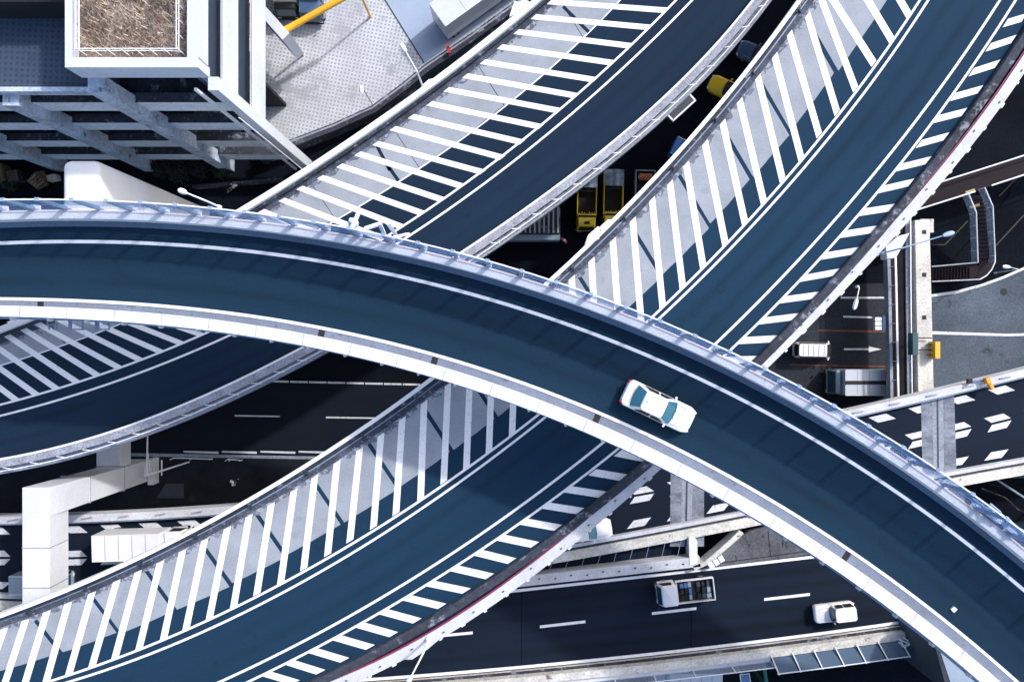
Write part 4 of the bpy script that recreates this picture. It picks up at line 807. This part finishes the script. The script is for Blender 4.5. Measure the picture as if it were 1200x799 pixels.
def car(name, label, cat, pos, z, ang, L=4.6, W=1.74, H=1.45, zb=.93, wb=.75, wt=.05, rt=-1.15, rb=-1.75, body=None, glass=None, tum=.17, rear=None, group=None, rf=.5):
    body = body or m_carw; glass = glass or m_glass
    t = thing(name, label, cat, (*pos, z), ang, group); h = L/2
    def sec(zz, e, nose=0.0):
        out = []
        for x, y in rrect(h-e, -h+e*.8, W/2-e*.55, rf, .34):
            zx = zz
            if zz > .6 and wb < h-.3 and x > wb: zx -= nose*((x-wb)/(h-wb))**2
            if zz > .6 and x < rb-.05: zx -= .5*nose*((rb-x)/(h+rb+.01))**2
            out.append((x, y, zx))
        return out
    MB().loft([sec(.2, .16), sec(.3, .03), sec(.55, 0, .0), sec(zb-.16, .02, .12), sec(zb-.04, .07, .16), sec(zb, .17, .18)]).build('body', body, t, smooth=True)
    cb = rrect(wb, rb, W/2-.07, .3, .25); ct = rrect(wt, rt, W/2-.07-tum, .22, .2)
    zt = H
    MB().loft([[(x, y, zb-.10) for x, y in cb], [(x, y, zt-.05) for x, y in ct], [(x*.985+.0, y*.95, zt) for x, y in ct]]).build('roof', body, t, smooth=True)
    def scr(xb, xt, hb, ht, bul, sg, nm):
        m = MB(); n = 8; z0, z1 = zb-.02, zt-.07; vs = []
        for k in range(n+1):
            f = -1+2*k/n; vs.append((xb+sg*bul*(1-f*f), f*hb, z0)); vs.append((xt+sg*bul*.7*(1-f*f), f*ht, z1))
        lo = [(x-sg*.12, y, zz-.06) for x, y, zz in vs]; N = len(vs); fs = []
        for k in range(n):
            a = 2*k; fs += [(a, a+2, a+3, a+1), (N+a+1, N+a+3, N+a+2, N+a), (a, N+a, N+a+2, a+2), (a+1, a+3, N+a+3, N+a+1)]
        fs += [(0, 1, N+1, N), (2*n, N+2*n, N+2*n+1, 2*n+1)]
        m.add(vs+lo, fs); m.build(nm, glass, t, smooth=True)
    scr(wb+.02, wt+.03, W/2-.14, W/2-.16-tum, .10, 1, 'windscreen'); scr(rb-.03, rt-.03, W/2-.17, W/2-.19-tum, .07, -1, 'rear_window')
    mid = (wb+rb)/2+.05
    for sg in (-1, 1):
        yb, yt = sg*(W/2-.062), sg*(W/2-.062-tum*.9); z0, z1 = zb-.01, zt-.12
        for xa, xb_, xta, xtb in ((wb-.38, mid+.05, wt-.14, mid+.05), (mid-.06, rb+.35, mid-.06, rt+.12)):
            m = MB(); q = [(xa, yb, z0), (xb_, yb, z0), (xtb, yt, z1), (xta, yt, z1)]
            if sg > 0: q = q[::-1]
            slab(m, q, .03); m.build('side_window', m_blk, t)
        MB().box((wb-.22, sg*(W/2+.06), zb+.06), (.13, .2, .12), sg*.2).build('mirror', body, t, bevel=.03)
        MB().box((h-.20, sg*(W/2-.30), .64), (.30, .34, .12), -sg*.5).build('headlight', m_lens, t, bevel=.03)
        MB().box((-h+.13, sg*(W/2-.24), .74), (.24, .32, .14), sg*.45).build('tail_light', m_red, t, bevel=.03)
        for x in (h-.85, -h+.85): wheel(t, x, sg*(W/2-.12))
    MB().box((h-.03, 0, .38), (.12, W*.7, .2)).build('grille', m_blk, t)
    MB().box((rt+.25, 0, zt+.03), (.2, .05, .07)).build('roof_aerial', body, t)
    if wb < h-.6:
        for sg in (-1, 1): MB().bar((wb+.12, sg*(W/2-.2), zb-.005), (h-.35, sg*(W/2-.34), zb-.11), .022, .02).build('bonnet_gap', m_rim, t)
        s = MB()
        for y in (-.35, .12): s.bar((wb+.13, y, zb+.02), (wb+.02, y+.42, zb+.08), .025, .02)
        s.build('wiper', m_blk, t)
    if rb > -h+.4: MB().box((rb-.13, 0, zb-.0), (.025, W*.66, .012)).build('boot_gap', m_rim, t)
    return t
def img(dx, dy): return math.atan2(-dy, dx)
car('white_car', 'white saloon car driving alone on the high curved ramp', 'car', P(771, 476, ZA+.5), ZA, img(695, 330), L=4.75, W=1.76, glass=m_glass_teal, wb=.95, wt=.28, rt=-1.15, rb=-1.7)
car('white_car', 'white boxy small car on the truck road below the ramp', 'car', P(978.5, 717.5, ZE+.8), ZE, img(-47, 5.5), L=3.45, W=1.5, H=1.68, zb=1.0, wb=.42, wt=.25, rt=-1.5, rb=-1.62, tum=.1, rf=.25)
car('white_car', 'white car with its nose emerging from under the service walkway', 'car', P(687, 622.5, ZE+.7), ZE, img(60, -10), L=4.4, W=1.7, glass=m_glass_teal)
car('white_van', 'small white van beside the white straight arrow marking', 'van', P(954.5, 410.5, 1.4), .012, img(1, .02), L=3.4, W=1.48, H=1.85, zb=1.05, wb=1.60, wt=1.0, rt=-1.58, rb=-1.66, tum=.09, rf=.2, glass=m_blk)
vt = bpy.data.objects['white_van']
for k in range(5): MB().box((-1.2+k*.48, 0, 1.862), (.05, 1.02, .03)).build('roof_rib', m_trg, vt)
car('taxi', 'yellow taxi half hidden in the dark gap between ramps', 'taxi', P(858, 107.5, .8), 0, img(-.9, -.43), body=m_cary, L=4.6, W=1.7, glass=m_blk)
car('blue_car', 'dark blue car in the shade above the yellow taxi', 'car', P(892, 66, .8), 0, img(-.9, -.38), body=m_carb, L=4.5, W=1.7, glass=m_blk)

def truck_cab(t, x0, x1, W, zt, mat, glass=None):
    glass = glass or m_glass
    MB().loft([[(x, y, .45) for x, y in rrect(x1, x0, W/2, .18, .05)], [(x, y, 1.05) for x, y in rrect(x1+.04, x0, W/2, .2, .05)], [(x-.0, y, zt-.08) for x, y in rrect(x1-.28, x0, W/2-.07, .2, .05)], [(x, y, zt) for x, y in rrect(x1-.38, x0+.05, W/2-.14, .2, .05)]]).build('cab', mat, t, smooth=True)
    m = MB(); slab(m, [(x1+.045, -W/2+.14, 1.12), (x1+.045, W/2-.14, 1.12), (x1-.24, W/2-.2, zt-.16), (x1-.24, -W/2+.2, zt-.16)], .06); m.build('windscreen', glass, t)
    for sg in (-1, 1):
        m = MB(); q = [(x1-.2, sg*(W/2+.004), 1.15), (x0+.3, sg*(W/2+.004), 1.15), (x0+.3, sg*(W/2-.05), zt-.3), (x1-.42, sg*(W/2-.05), zt-.3)]
        if sg > 0: q = q[::-1]
        slab(m, q, .03); m.build('side_window', m_blk, t)
        MB().box((x1+.05, sg*(W/2+.12), 1.3), (.1, .2, .3)).build('mirror', m_blk, t)
        MB().box((x1+.03, sg*(W/2-.25), .7), (.06, .3, .16)).build('headlight', m_lens, t)
    MB().box((x1+.04, 0, .48), (.12, W*.95, .2)).build('bumper', m_blk, t)
def truck(name, label, pos, z, ang, L=5.0, W=1.8, cab=1.5, zc=1.95, kind='flat', body=None, load=None, zbx=2.9, cabm=None, glass=None, bedwall=.38):
    body = body or m_trw; t = thing(name, label, 'truck', (*pos, z), ang); h = L/2
    truck_cab(t, h-cab, h-.05, W-.06, zc, cabm or body, glass)
    MB().box((-.1, 0, .55), (L-.4, W*.5, .22)).build('chassis', m_blk, t)
    for sg in (-1, 1):
        for x in (h-.75, -h+.9): wheel(t, x, sg*(W/2-.16), .36, .24)
        MB().box((-h+.02, sg*(W/2-.2), .62), (.06, .25, .12)).build('tail_light', m_red, t)
    b0, b1 = -h, h-cab-.08; c = (b0+b1)/2; bl_ = b1-b0
    if kind == 'box':
        MB().box((c, 0, (zbx+.7)/2), (bl_, W, zbx-.7)).build('cargo_box', body, t, bevel=.04)
        s = MB()
        for sg in (-1, 1): s.box((c, sg*(W/2-.03), zbx+.012), (bl_-.1, .05, .03))
        s.build('roof_rail', m_steel, t)
        s = MB()
        for k in range(1, 5): s.box((b0+bl_*k/5, 0, zbx+.006), (.05, W-.16, .012))
        s.build('roof_seam', m_trg, t)
    else:
        MB().box((c, 0, .82), (bl_, W, .12)).build('bed', m_blk, t)
        s = MB()
        for sg in (-1, 1): s.box((c, sg*(W/2-.03), .88+bedwall/2), (bl_, .06, bedwall))
        s.box((b0+.035, 0, .88+bedwall/2), (.07, W-.13, bedwall)); s.box((b1-.035, 0, 1.0+bedwall/2), (.07, W-.13, bedwall+.3)); s.build('side_board', body, t, bevel=.01)
    return t, b0, b1
t, b0, b1 = truck('flatbed_truck', 'white flatbed truck carrying blue and dark loads on truck road', P(802.5, 691.5, ZE+.8), ZE, img(-64, 7.5), L=4.85, W=1.9, cab=1.55)
for k, (a, b, m) in enumerate(((.08, .42, m_sign_b), (.5, .9, m_steel_d))):
    x1_ = b1-(b1-b0)*a-.1; x0_ = b1-(b1-b0)*b; o = thing('cargo_stack', ('blue wrapped stack' if k == 0 else 'dark slatted stack')+' riding in the white flatbed truck '+('behind cab' if k == 0 else 'near tailboard'), 'cargo', t.location + Matrix.Rotation(t.rotation_euler.z, 3, 'Z') @ Vector(((x0_+x1_)/2, 0, .885)), t.rotation_euler.z)
    for i in range(3):
        for j in range(3):
            a_, b_, hh = random.uniform(.55, .98), random.uniform(.7, .98), random.uniform(.12, .5)
            MB().box((-(x1_-x0_)/2+(i+.5)*(x1_-x0_)/3, -.5+j*.5, hh/2), ((x1_-x0_)/3*a_, .5*b_, hh), random.uniform(-.12, .12)).build('crate', random.choice((m, m, m_trg, m_blk)), o, bevel=.02)
t, _, _ = truck('box_truck', 'large white box truck driving beside the white pier', (0, 0), ZE, img(1, -.03), L=7.3, W=2.15, kind='box', zbx=3.1, zc=2.3, cab=1.7)
x, y = P(107, 641.5, ZE+3.1); t.location.x, t.location.y = x+3.65, y
s = MB(); s.box((-1, 0, 3.13), (4.6, .05, .03)); 
t, _, _ = truck('box_truck', 'small pale van like truck partly under the white pier arm', (0, 0), ZE, 0, L=4.6, W=1.55, kind='box', zbx=2.2, zc=1.8, body=m_trg)
x, y = P(11.5, 685, ZE+2); t.location.x, t.location.y = x+2.3, y
t, b0, b1 = truck('box_truck', 'silver truck with two bright roof strips beside the footbridge', (0, 0), .012, math.pi, L=6.3, W=2.35, kind='box', body=m_trs, zbx=3.0, zc=2.3, cab=.75, cabm=m_trg)
x, y = P(977.5, 448, 2.6); t.location.x, t.location.y = x+3.15, y
MB().box(((b0+b1)/2, 0, 3.016), (b1-b0-.05, .34, .05)).build('roof_gap', m_blk, t)
t, _, _ = truck('box_truck', 'silver truck just showing at the bottom edge under the ledge', (0, 0), 0, math.pi, L=6.4, W=2.2, kind='box', body=m_trs, zbx=2.9, zc=2.0, cab=1.5, cabm=m_trg)
x, y = P(763, 800, 2.4); t.location.x, t.location.y = x+3.2, y-.05
t, _, _ = truck('box_truck', 'bright blue truck peeping out above the thin parapet', P(809, 179, 2.0), 0, img(.9, .43), L=3.4, W=1.7, kind='box', body=m_trb, zbx=2.1, zc=1.8, cab=1.2)
t, _, _ = truck('box_trailer', 'long pale blue box trailer parked on the loading yard', (0, 0), 1.21, img(-1, .72), L=13, W=2.45, kind='box', zbx=3.7, zc=2.2, cab=1.2, body=paint('pale_trailer_sheet', (.55, .60, .70), .45))
c = Vector(P(512.5, 19.5, 4.7)); d = Vector((math.cos(t.rotation_euler.z), math.sin(t.rotation_euler.z))); t.rotation_euler.z += math.pi; c2 = c - d*6.5; t.location.x, t.location.y = c2
MB().bar((-2, -1.26, 2.9), (4.5, -1.26, 3.3), .05, .1).build('yellow_stripe', m_yel, t)
t, _, _ = truck('box_truck', 'cream topped truck parked above the yellow height bar', P(334, -20, 3), 1.2, img(0, 1), L=5.5, W=2.1, kind='box', zbx=3.3, zc=2.0, cab=.9, body=paint('cream_sheet', (.72, .72, .68), .5), cabm=m_blk)
t, _, _ = truck('box_truck', 'dark blue truck parked right of the cream topped truck', P(363, -14, 3), 1.2, img(0, 1), L=5.4, W=2.1, kind='box', zbx=2.6, zc=2.1, cab=1.5, body=m_carb)

def dump(label, x, ytop, ybot, W=1.8, load='tarp', cabm=None):
    zc = 2.0; L = abs(ybot-ytop)/12.8; t, b0, b1 = truck('open_truck', label, (0, 0), 0, img(-.02, 1), L=L, W=W, cab=1.25, zc=1.95, body=m_trg if load == 'orange' else m_try, cabm=cabm or m_try, glass=m_blk, bedwall=.75)
    xx, yy = P(x, (ytop+ybot)/2, 1.6); t.location.x, t.location.y = xx, yy
    s = MB(); 
    for k in range(7): s.bar((b1-.25+random.uniform(-.1, .1), -W/2+.2+k*.23, 1.75), (b1+.0, -W/2+.2+k*.23+random.choice((-.1, 0, .1, 0)), 1.85), .05, .05)
    s.bar((b1-.1, -W/2+.1, 1.8), (b1-.1, W/2-.1, 1.8), .05, .06); s.build('guard_rack', m_try, t)
    MB().box((L/2-.62, 0, 1.965), (.24, .5, .05)).build('roof_plate', m_blk, t)
    MB().box((L/2-1.22, 0, 1.93), (.16, W-.2, .1)).build('sun_visor', m_blk, t)
    MB().box((b0+(b1-b0)*.42, 0, 1.5), ((b1-b0)*.05, W-.3, .1)).build('cross_member', m_blk, t)
    return t, b0, b1
t, b0, b1 = dump('yellow fronted truck with grey tarpaulin, left one in the dark', 688, 201, 270)
o = MB(); n = 9
def tarp(x, y, z, ang, lx, ly, label):
    vs = []; N = 12
    for i in range(N+1):
        for j in range(N+1):
            a, b = -lx/2+lx*i/N, -ly/2+ly*j/N; vs.append((a, b, .18*math.cos(b/ly*2.6)+.06*math.sin(a*7+b*3)+.05*math.sin(b*9)))
    fs = [(i*(N+1)+j, (i+1)*(N+1)+j, (i+1)*(N+1)+j+1, i*(N+1)+j+1) for i in range(N) for j in range(N)]
    top = len(vs); vs2 = vs+[(p[0], p[1], p[2]-.05) for p in vs]; fs2 = fs+[tuple(top+i for i in reversed(f)) for f in fs]
    m = MB(); m.add(vs2, fs2); o = m.build('tarpaulin', m_tarp, smooth=True); o.location = (x, y, z); o.rotation_euler.z = ang; tag(o, label, 'tarpaulin'); return o
def on(t, lx, ly, lz): return t.location + Matrix.Rotation(t.rotation_euler.z, 3, 'Z') @ Vector((lx, ly, lz))
q = on(t, b0+.75, 0, 1.75); tarp(q.x, q.y, q.z, t.rotation_euler.z, 1.5, 1.78, 'grey tarpaulin over the rear of the left yellow fronted truck')
t, b0, b1 = dump('yellow fronted truck with grey tarpaulin, nearer the white casing', 719, 199, 268)
q = on(t, b0+.75, 0, 1.75); tarp(q.x, q.y, q.z, t.rotation_euler.z, 1.5, 1.78, 'grey tarpaulin over the rear of the truck by the casing')
t, b0, b1 = dump('grey open truck with a rusty orange roll in its bed', 756, 199, 262, load='orange', cabm=m_trg)
o = thing('cargo_roll', 'rusty orange roll lying in the grey open truck', 'cargo', on(t, b0+.6, 0, .9), t.rotation_euler.z)
MB().tube((0, -.55, .45), (0, .6, .45), .34, .34, 14).build('roll', m_rust, o); MB().tube((0, -.62, .45), (0, -.55, .45), .15, .15, 12).build('roll_end', m_conc_w, o)
t = thing('freight_container', 'ribbed grey container in the dark beneath the older ramp', 'container', P3(618, 255, 0), 0)
x0, y0 = P(575, 281, 2.5); x1, y1 = P(656.5, 215, 2.5)
child(bb(x0, x1, y0+.55, y1, .5, 2.5), 'body', m_conc_d, t)
s = MB(); nr = 15
for k in range(nr): xx = x0+.2+(x1-x0-.4)*k/(nr-1); s.box((xx, (y0+.6+y1)/2, 2.54), (.16, y1-y0-.65, .09))
child(s, 'roof_rib', M('rib_steel', (.32, .34, .37), .5, .2, 2), t); child(bb(x0, x1, y0, y0+.5, .9, 2.35), 'door_end', m_trg, t, bevel=.03); child(bb(x0+.2, x1-.2, y0+.6, y1-.2, .1, .48), 'skid', m_blk, t)
t = thing('traffic_cone', 'red and white striped barrier by the ribbed container', 'barrier', P3(661, 282, 0))
child(MB().bar(P3(658, 279, .8), P3(664, 285, .8), .2, .3), 'board', m_red, t); child(MB().bar(P3(660.5, 280.5, .86), P3(663, 283, .86), .21, .25), 'stripe', m_sign_w, t); child(MB().tube(P3(661, 282, 0), P3(661, 282, .7), .05), 'post', m_blk, t)
# hydrant, solar sign, green post
t = thing('fire_hydrant', 'small red hydrant on the retaining wall below the trailer', 'hydrant', P3(525, 57, 1.9))
child(MB().tube(P3(525, 57, 1.9), (*P(525, 57, 1.9), 2.7), .16, .14), 'barrel', m_red, t); child(MB().box((*P(526.5, 61, 2.2), 2.3), (.3, .35, .3)), 'outlet', m_red, t)
t = thing('sign_board', 'small blue panel with white frame below the bottom ledge', 'sign', P3(873, 795, 4.0))
child(MB().box((*P(873.5, 795, 4.0), 4.0), (.72, .72, .08), .15), 'panel', m_sign_b, t); child(MB().box((*P(873.5, 795, 4.0), 3.96), (.9, .9, .06), .15), 'frame', m_sign_w, t); x, y = P(873.5, 795, 4); child(MB().tube((x, y, 0), (x, y, 3.9), .06), 'post', m_steel, t)
t = thing('mast', 'teal green post standing below the end of the ledge', 'post', P3(897, 790, 0))
child(MB().tube(P3(895, 776, 6), P3(899, 806, 4.0), .16, .16), 'post', M('teal_paint', (.01, .13, .12), .5, .1, 1), t); x, y = P(899, 806, 4.0); child(MB().tube((x, y, 0), (x, y, 4), .16), 'post', M('teal_paint_dark', (.01, .10, .09), .5, .1, 1), t)

# ------------------------------------------------------------------ pedestrian on the pavement
def person(label, pos, z, ang):
    J = {'hip': (0, 0, .92), 'chest': (.02, 0, 1.28), 'neck': (.03, 0, 1.46), 'head': (.05, 0, 1.56), 'top': (.05, 0, 1.70)}
    vs = [J['hip'], J['chest'], J['neck'], J['head'], J['top']]; ra = [.15, .17, .065, .095, .085]; es = [(0, 1), (1, 2), (2, 3), (3, 4)]
    for sg, st in ((1, .16), (-1, -.18)):
        b = len(vs); vs += [(0, sg*.1, .86), (st*.5+.04, sg*.1, .48), (st, sg*.1, .08), (st+.14, sg*.11, .04)]; ra += [.095, .065, .045, .042]; es += [(0, b), (b, b+1), (b+1, b+2), (b+2, b+3)]
        b = len(vs); vs += [(.02, sg*.19, 1.38), (-st*.4, sg*.25, 1.12), (-st*.6+.06, sg*.24, .88)]; ra += [.06, .045, .035]; es += [(1, b), (b, b+1), (b+1, b+2)]
    me = bpy.data.meshes.new('person'); me.from_pydata(vs, es, []); me.materials.append(m_shirt); me.update()
    o = bpy.data.objects.new('person', me); COL.objects.link(o)
    sk = o.modifiers.new('skin', 'SKIN')
    if not me.skin_vertices: 
        bpy.context.view_layer.objects.active = o; me.skin_vertices or me.attributes
    for i, r in enumerate(ra):
        me.skin_vertices[0].data[i].radius = (r, r)
    me.skin_vertices[0].data[0].use_root = True
    o.modifiers.new('sub', 'SUBSURF').levels = 1; o.location = (*pos, z); o.rotation_euler.z = ang; tag(o, label, 'person')
    hr = MB(); hr.loft([[(.03+r*math.cos(a*math.pi/5), r*math.sin(a*math.pi/5), zz) for a in range(10)] for zz, r in ((1.58, .115), (1.68, .115), (1.76, .07))]).build('hair', m_hair, o, smooth=True)
    lg = MB()
    for sg, st in ((1, .16), (-1, -.18)): lg.tube((0, sg*.1, .9), (st*.5+.04, sg*.1, .48), .115, .085).tube((st*.5+.04, sg*.1, .48), (st, sg*.1, .1), .085, .07)
    lg.build('trousers', m_blk, o); return o
try: person('person in a white top walking alone on the dark pavement', P(277.5, 563), .13, R(20))
except Exception as ex: print('person failed', ex)

# ------------------------------------------------------------------ shrubs and yard clutter by the building
def shrub(px, py, r, h, label):
    x, y = P(px, py); t = thing('shrub', label, 'shrub', (x, y, 0), 0, 'dark shrubs by the parking building'); m = MB()
    for k in range(420):
        a, b = random.uniform(0, 6.283), random.random()**.6; zz = random.uniform(.15, 1)*h; rr_ = r*b*(1-.4*abs(zz/h-.5)); c = Vector((rr_*math.cos(a), rr_*math.sin(a), zz)); s_ = random.uniform(.06, .16)
        u_ = Vector((random.gauss(0, 1), random.gauss(0, 1), random.gauss(0, .5))).normalized()*s_; v_ = Vector((random.gauss(0, 1), random.gauss(0, 1), random.gauss(0, .5))).normalized()*s_; m.add([c-u_, c+v_, c+u_, c-v_], [(0, 1, 2, 3)])
    m.build('foliage', m_leaf, t, fix=False); MB().tube((0, 0, 0), (.05, 0, h*.6), .06, .03).build('stem', m_twig, t)
for k, (a, b, r, h, l) in enumerate(((192, 199, 1.0, 1.5, 'dark shrub closest to the white tower beneath the facade'), (215, 203, 1.3, 1.9, 'largest dark shrub in the middle of the row'), (240, 200, 1.1, 1.6, 'dark shrub beside the foot of a facade column'), (262, 202, .9, 1.4, 'small dark shrub at the corner column end'), (18, 215, .9, 1.3, 'dark shrub behind the brown tented heap'))): shrub(a, b, r, h, l)
t = thing('tarp_heap', 'brown tented heap of boards left of the white tower', 'heap', P3(43, 212, 0))
child(MB().add([P3(31, 212, .6), P3(41, 201, 1.6), P3(52, 200, 1.4), P3(57, 217, .8), P3(45, 223, .4), P3(42, 211, 2.6), P3(31, 212, 0), P3(41, 201, 0), P3(52, 200, 0), P3(57, 217, 0), P3(45, 223, 0)], [(0, 1, 5), (1, 2, 5), (2, 3, 5), (3, 4, 5), (4, 0, 5), (0, 6, 7, 1), (1, 7, 8, 2), (2, 8, 9, 3), (3, 9, 10, 4), (4, 10, 6, 0), (10, 9, 8, 7, 6)]), 'cover', m_card, t)
s = MB()
for k in range(4): s.bar(P3(33+k*3.2, 213+k*2.2, 1.6), P3(42+k*3.0, 205+k*2.4, 2.3), .12, .06)
child(s, 'board', M('weathered_board', (.2, .15, .12), .9, .3, 2), t)
for x, y, sx, sy, h, m, l in ((8, 206, 1.1, 1.6, 1.5, m_card, 'brown crate at the left picture edge under the facade'), (24, 209, 1.0, 1.0, 1.2, m_conc_d, 'dark crate between brown crate and tented heap'), (66, 210, .9, .5, .9, m_conc_y, 'pale plank pile beside the white tower foot')):
    t = thing('storage_crate', l, 'crate', P3(x, y, 0), .2); MB().box((0, 0, h/2), (sx, sy, h)).build('crate_body', m, t, bevel=.03)
    s = MB(); 
    for k in range(4): s.box((-sx/2+(k+.5)*sx/4, 0, h+.03), (sx/4-.06, sy*.96, .05))
    s.build('lid_slat', m_card if m is not m_conc_y else m_conc_y, t)
t = MB().wall([P(a, b, 1) for a, b in ((225, 217), (262, 214), (330, 208))], [P(a, b, 1) for a, b in ((225, 220), (262, 217), (330, 211))], 0, 1.0).build('low_wall', m_conc_d); tag(t, 'low dark wall in front of the dark shrubs', 'wall')
t = thing('bicycle', 'bicycle parked on the dark ground behind the screens', 'bicycle', P3(273, 223, 0), .6)
for x in (-.52, .52):
    w_ = MB(); 
    for k in range(16): a, b = 2*math.pi*k/16, 2*math.pi*(k+1)/16; w_.tube((x+.33*math.cos(a), 0, .34+.33*math.sin(a)), (x+.33*math.cos(b), 0, .34+.33*math.sin(b)), .022, .022, 6)
    w_.build('wheel', m_tyre, t)
MB().tube((-.52, 0, .34), (-.1, 0, .85), .02).tube((-.1, 0, .85), (.4, 0, .85), .02).tube((.4, 0, .9), (.52, 0, .34), .02).tube((-.05, 0, .3), (.4, 0, .8), .02).tube((-.52, 0, .34), (-.05, 0, .3), .02).build('frame', m_sign_w, t); MB().box((-.14, 0, .93), (.26, .14, .06)).build('saddle', m_blk, t); MB().tube((.38, -.28, 1.02), (.38, .28, 1.02), .02).build('handlebar', m_sign_w, t)
MB().box((.62, 0, .85), (.3, .36, .26)).build('basket', m_sign_w, t)
t = thing('maintenance_platform', 'dark blue maintenance cage under the inner parapet at far left', 'platform', P3(95, 378, ZA-1))
for a, b in (((55, 377), (58, 386)), ((62, 386), (128, 386)), ((66, 376), (66, 386)), ((97, 377), (97, 386)), ((112, 377), (112, 386)), ((128, 376), (128, 386)), ((80, 374), (128, 374)), ((121, 380), (128, 380))): child(MB().bar(P3(*a, ZA-.9), P3(*b, ZA-.9), .09, .09), 'rail', m_steel_b, t)
for x in (81, 113): child(MB().prism([P(x, 373.5, ZA-1), P(x+3.5, 373.5, ZA-1), P(x+3.5, 386, ZA-1), P(x, 386, ZA-1)], ZA-1.0, ZA-.9), 'plate', m_steel_b, t)
t = thing('maintenance_platform', 'pale ladder cage under the inner parapet above the truck road', 'platform', P3(955, 645, ZA-1))
for a, b in (((933, 629), (940, 640)), ((940, 640), (970, 655)), ((935, 628), (970, 651)), ((947, 634), (950, 645)), ((958, 642), (961, 650))): child(MB().bar(P3(*a, ZA-.6), P3(*b, ZA-.6), .12, .12), 'rail', m_steel, t)
child(MB().box((*P(972, 657, ZA-.6), ZA-.6), (.35, .35, .3), .6), 'end_box', m_steel, t)

# small loose bits
o = MB().prism([P(1113, 713, ZA), P(1117, 709.5, ZA), P(1121, 713, ZA), P(1117, 717, ZA)], ZA+.006, ZA+.12).build('paper_scrap', m_sign_w); tag(o, 'small white scrap lying on the high ramp asphalt', 'litter')
t = thing('pipe_rack', 'pair of grey pipes below the chevron road at right', 'pipes', P3(1180, 580, 3))
child(MB().tube(P3(1165, 560, 4), P3(1260, 622, 4), .10), 'pipe', m_trg, t); child(MB().path([P3(1150, 572, 3), P3(1178, 583, 3), P3(1192, 596, 3), P3(1240, 622, 3)], .07), 'pipe', m_conc_d, t)
for q in ((1190, 576.3), (1240, 609)): child(MB().tube((*P(*q, 4), 0), (*P(*q, 4), 3.9), .08), 'stand', m_steel_d, t)
t = thing('cable_bundle', 'tangle of blue cables and junction boxes on the high ramp at far right', 'cables', P3(1170, 608, ZA+1))
for a in (((1140, 584), (1155, 595), (1166, 597), (1185, 612), (1215, 636)), ((1150, 590), (1163, 606), (1180, 606), (1200, 628)), ((1160, 590), (1172, 600), (1176, 614), (1196, 620), (1212, 630))):
    child(MB().path([P3(x, y, ZA+1.3+.3*(i % 2)) for i, (x, y) in enumerate(a)], .08), 'cable', m_steel_b, t)
for x, y in ((1166, 605), (1186, 620)): child(MB().box((*P(x, y, ZA+1.25), ZA+1.25), (.9, .45, .45), -.65), 'junction_box', m_conc_w, t, bevel=.06)
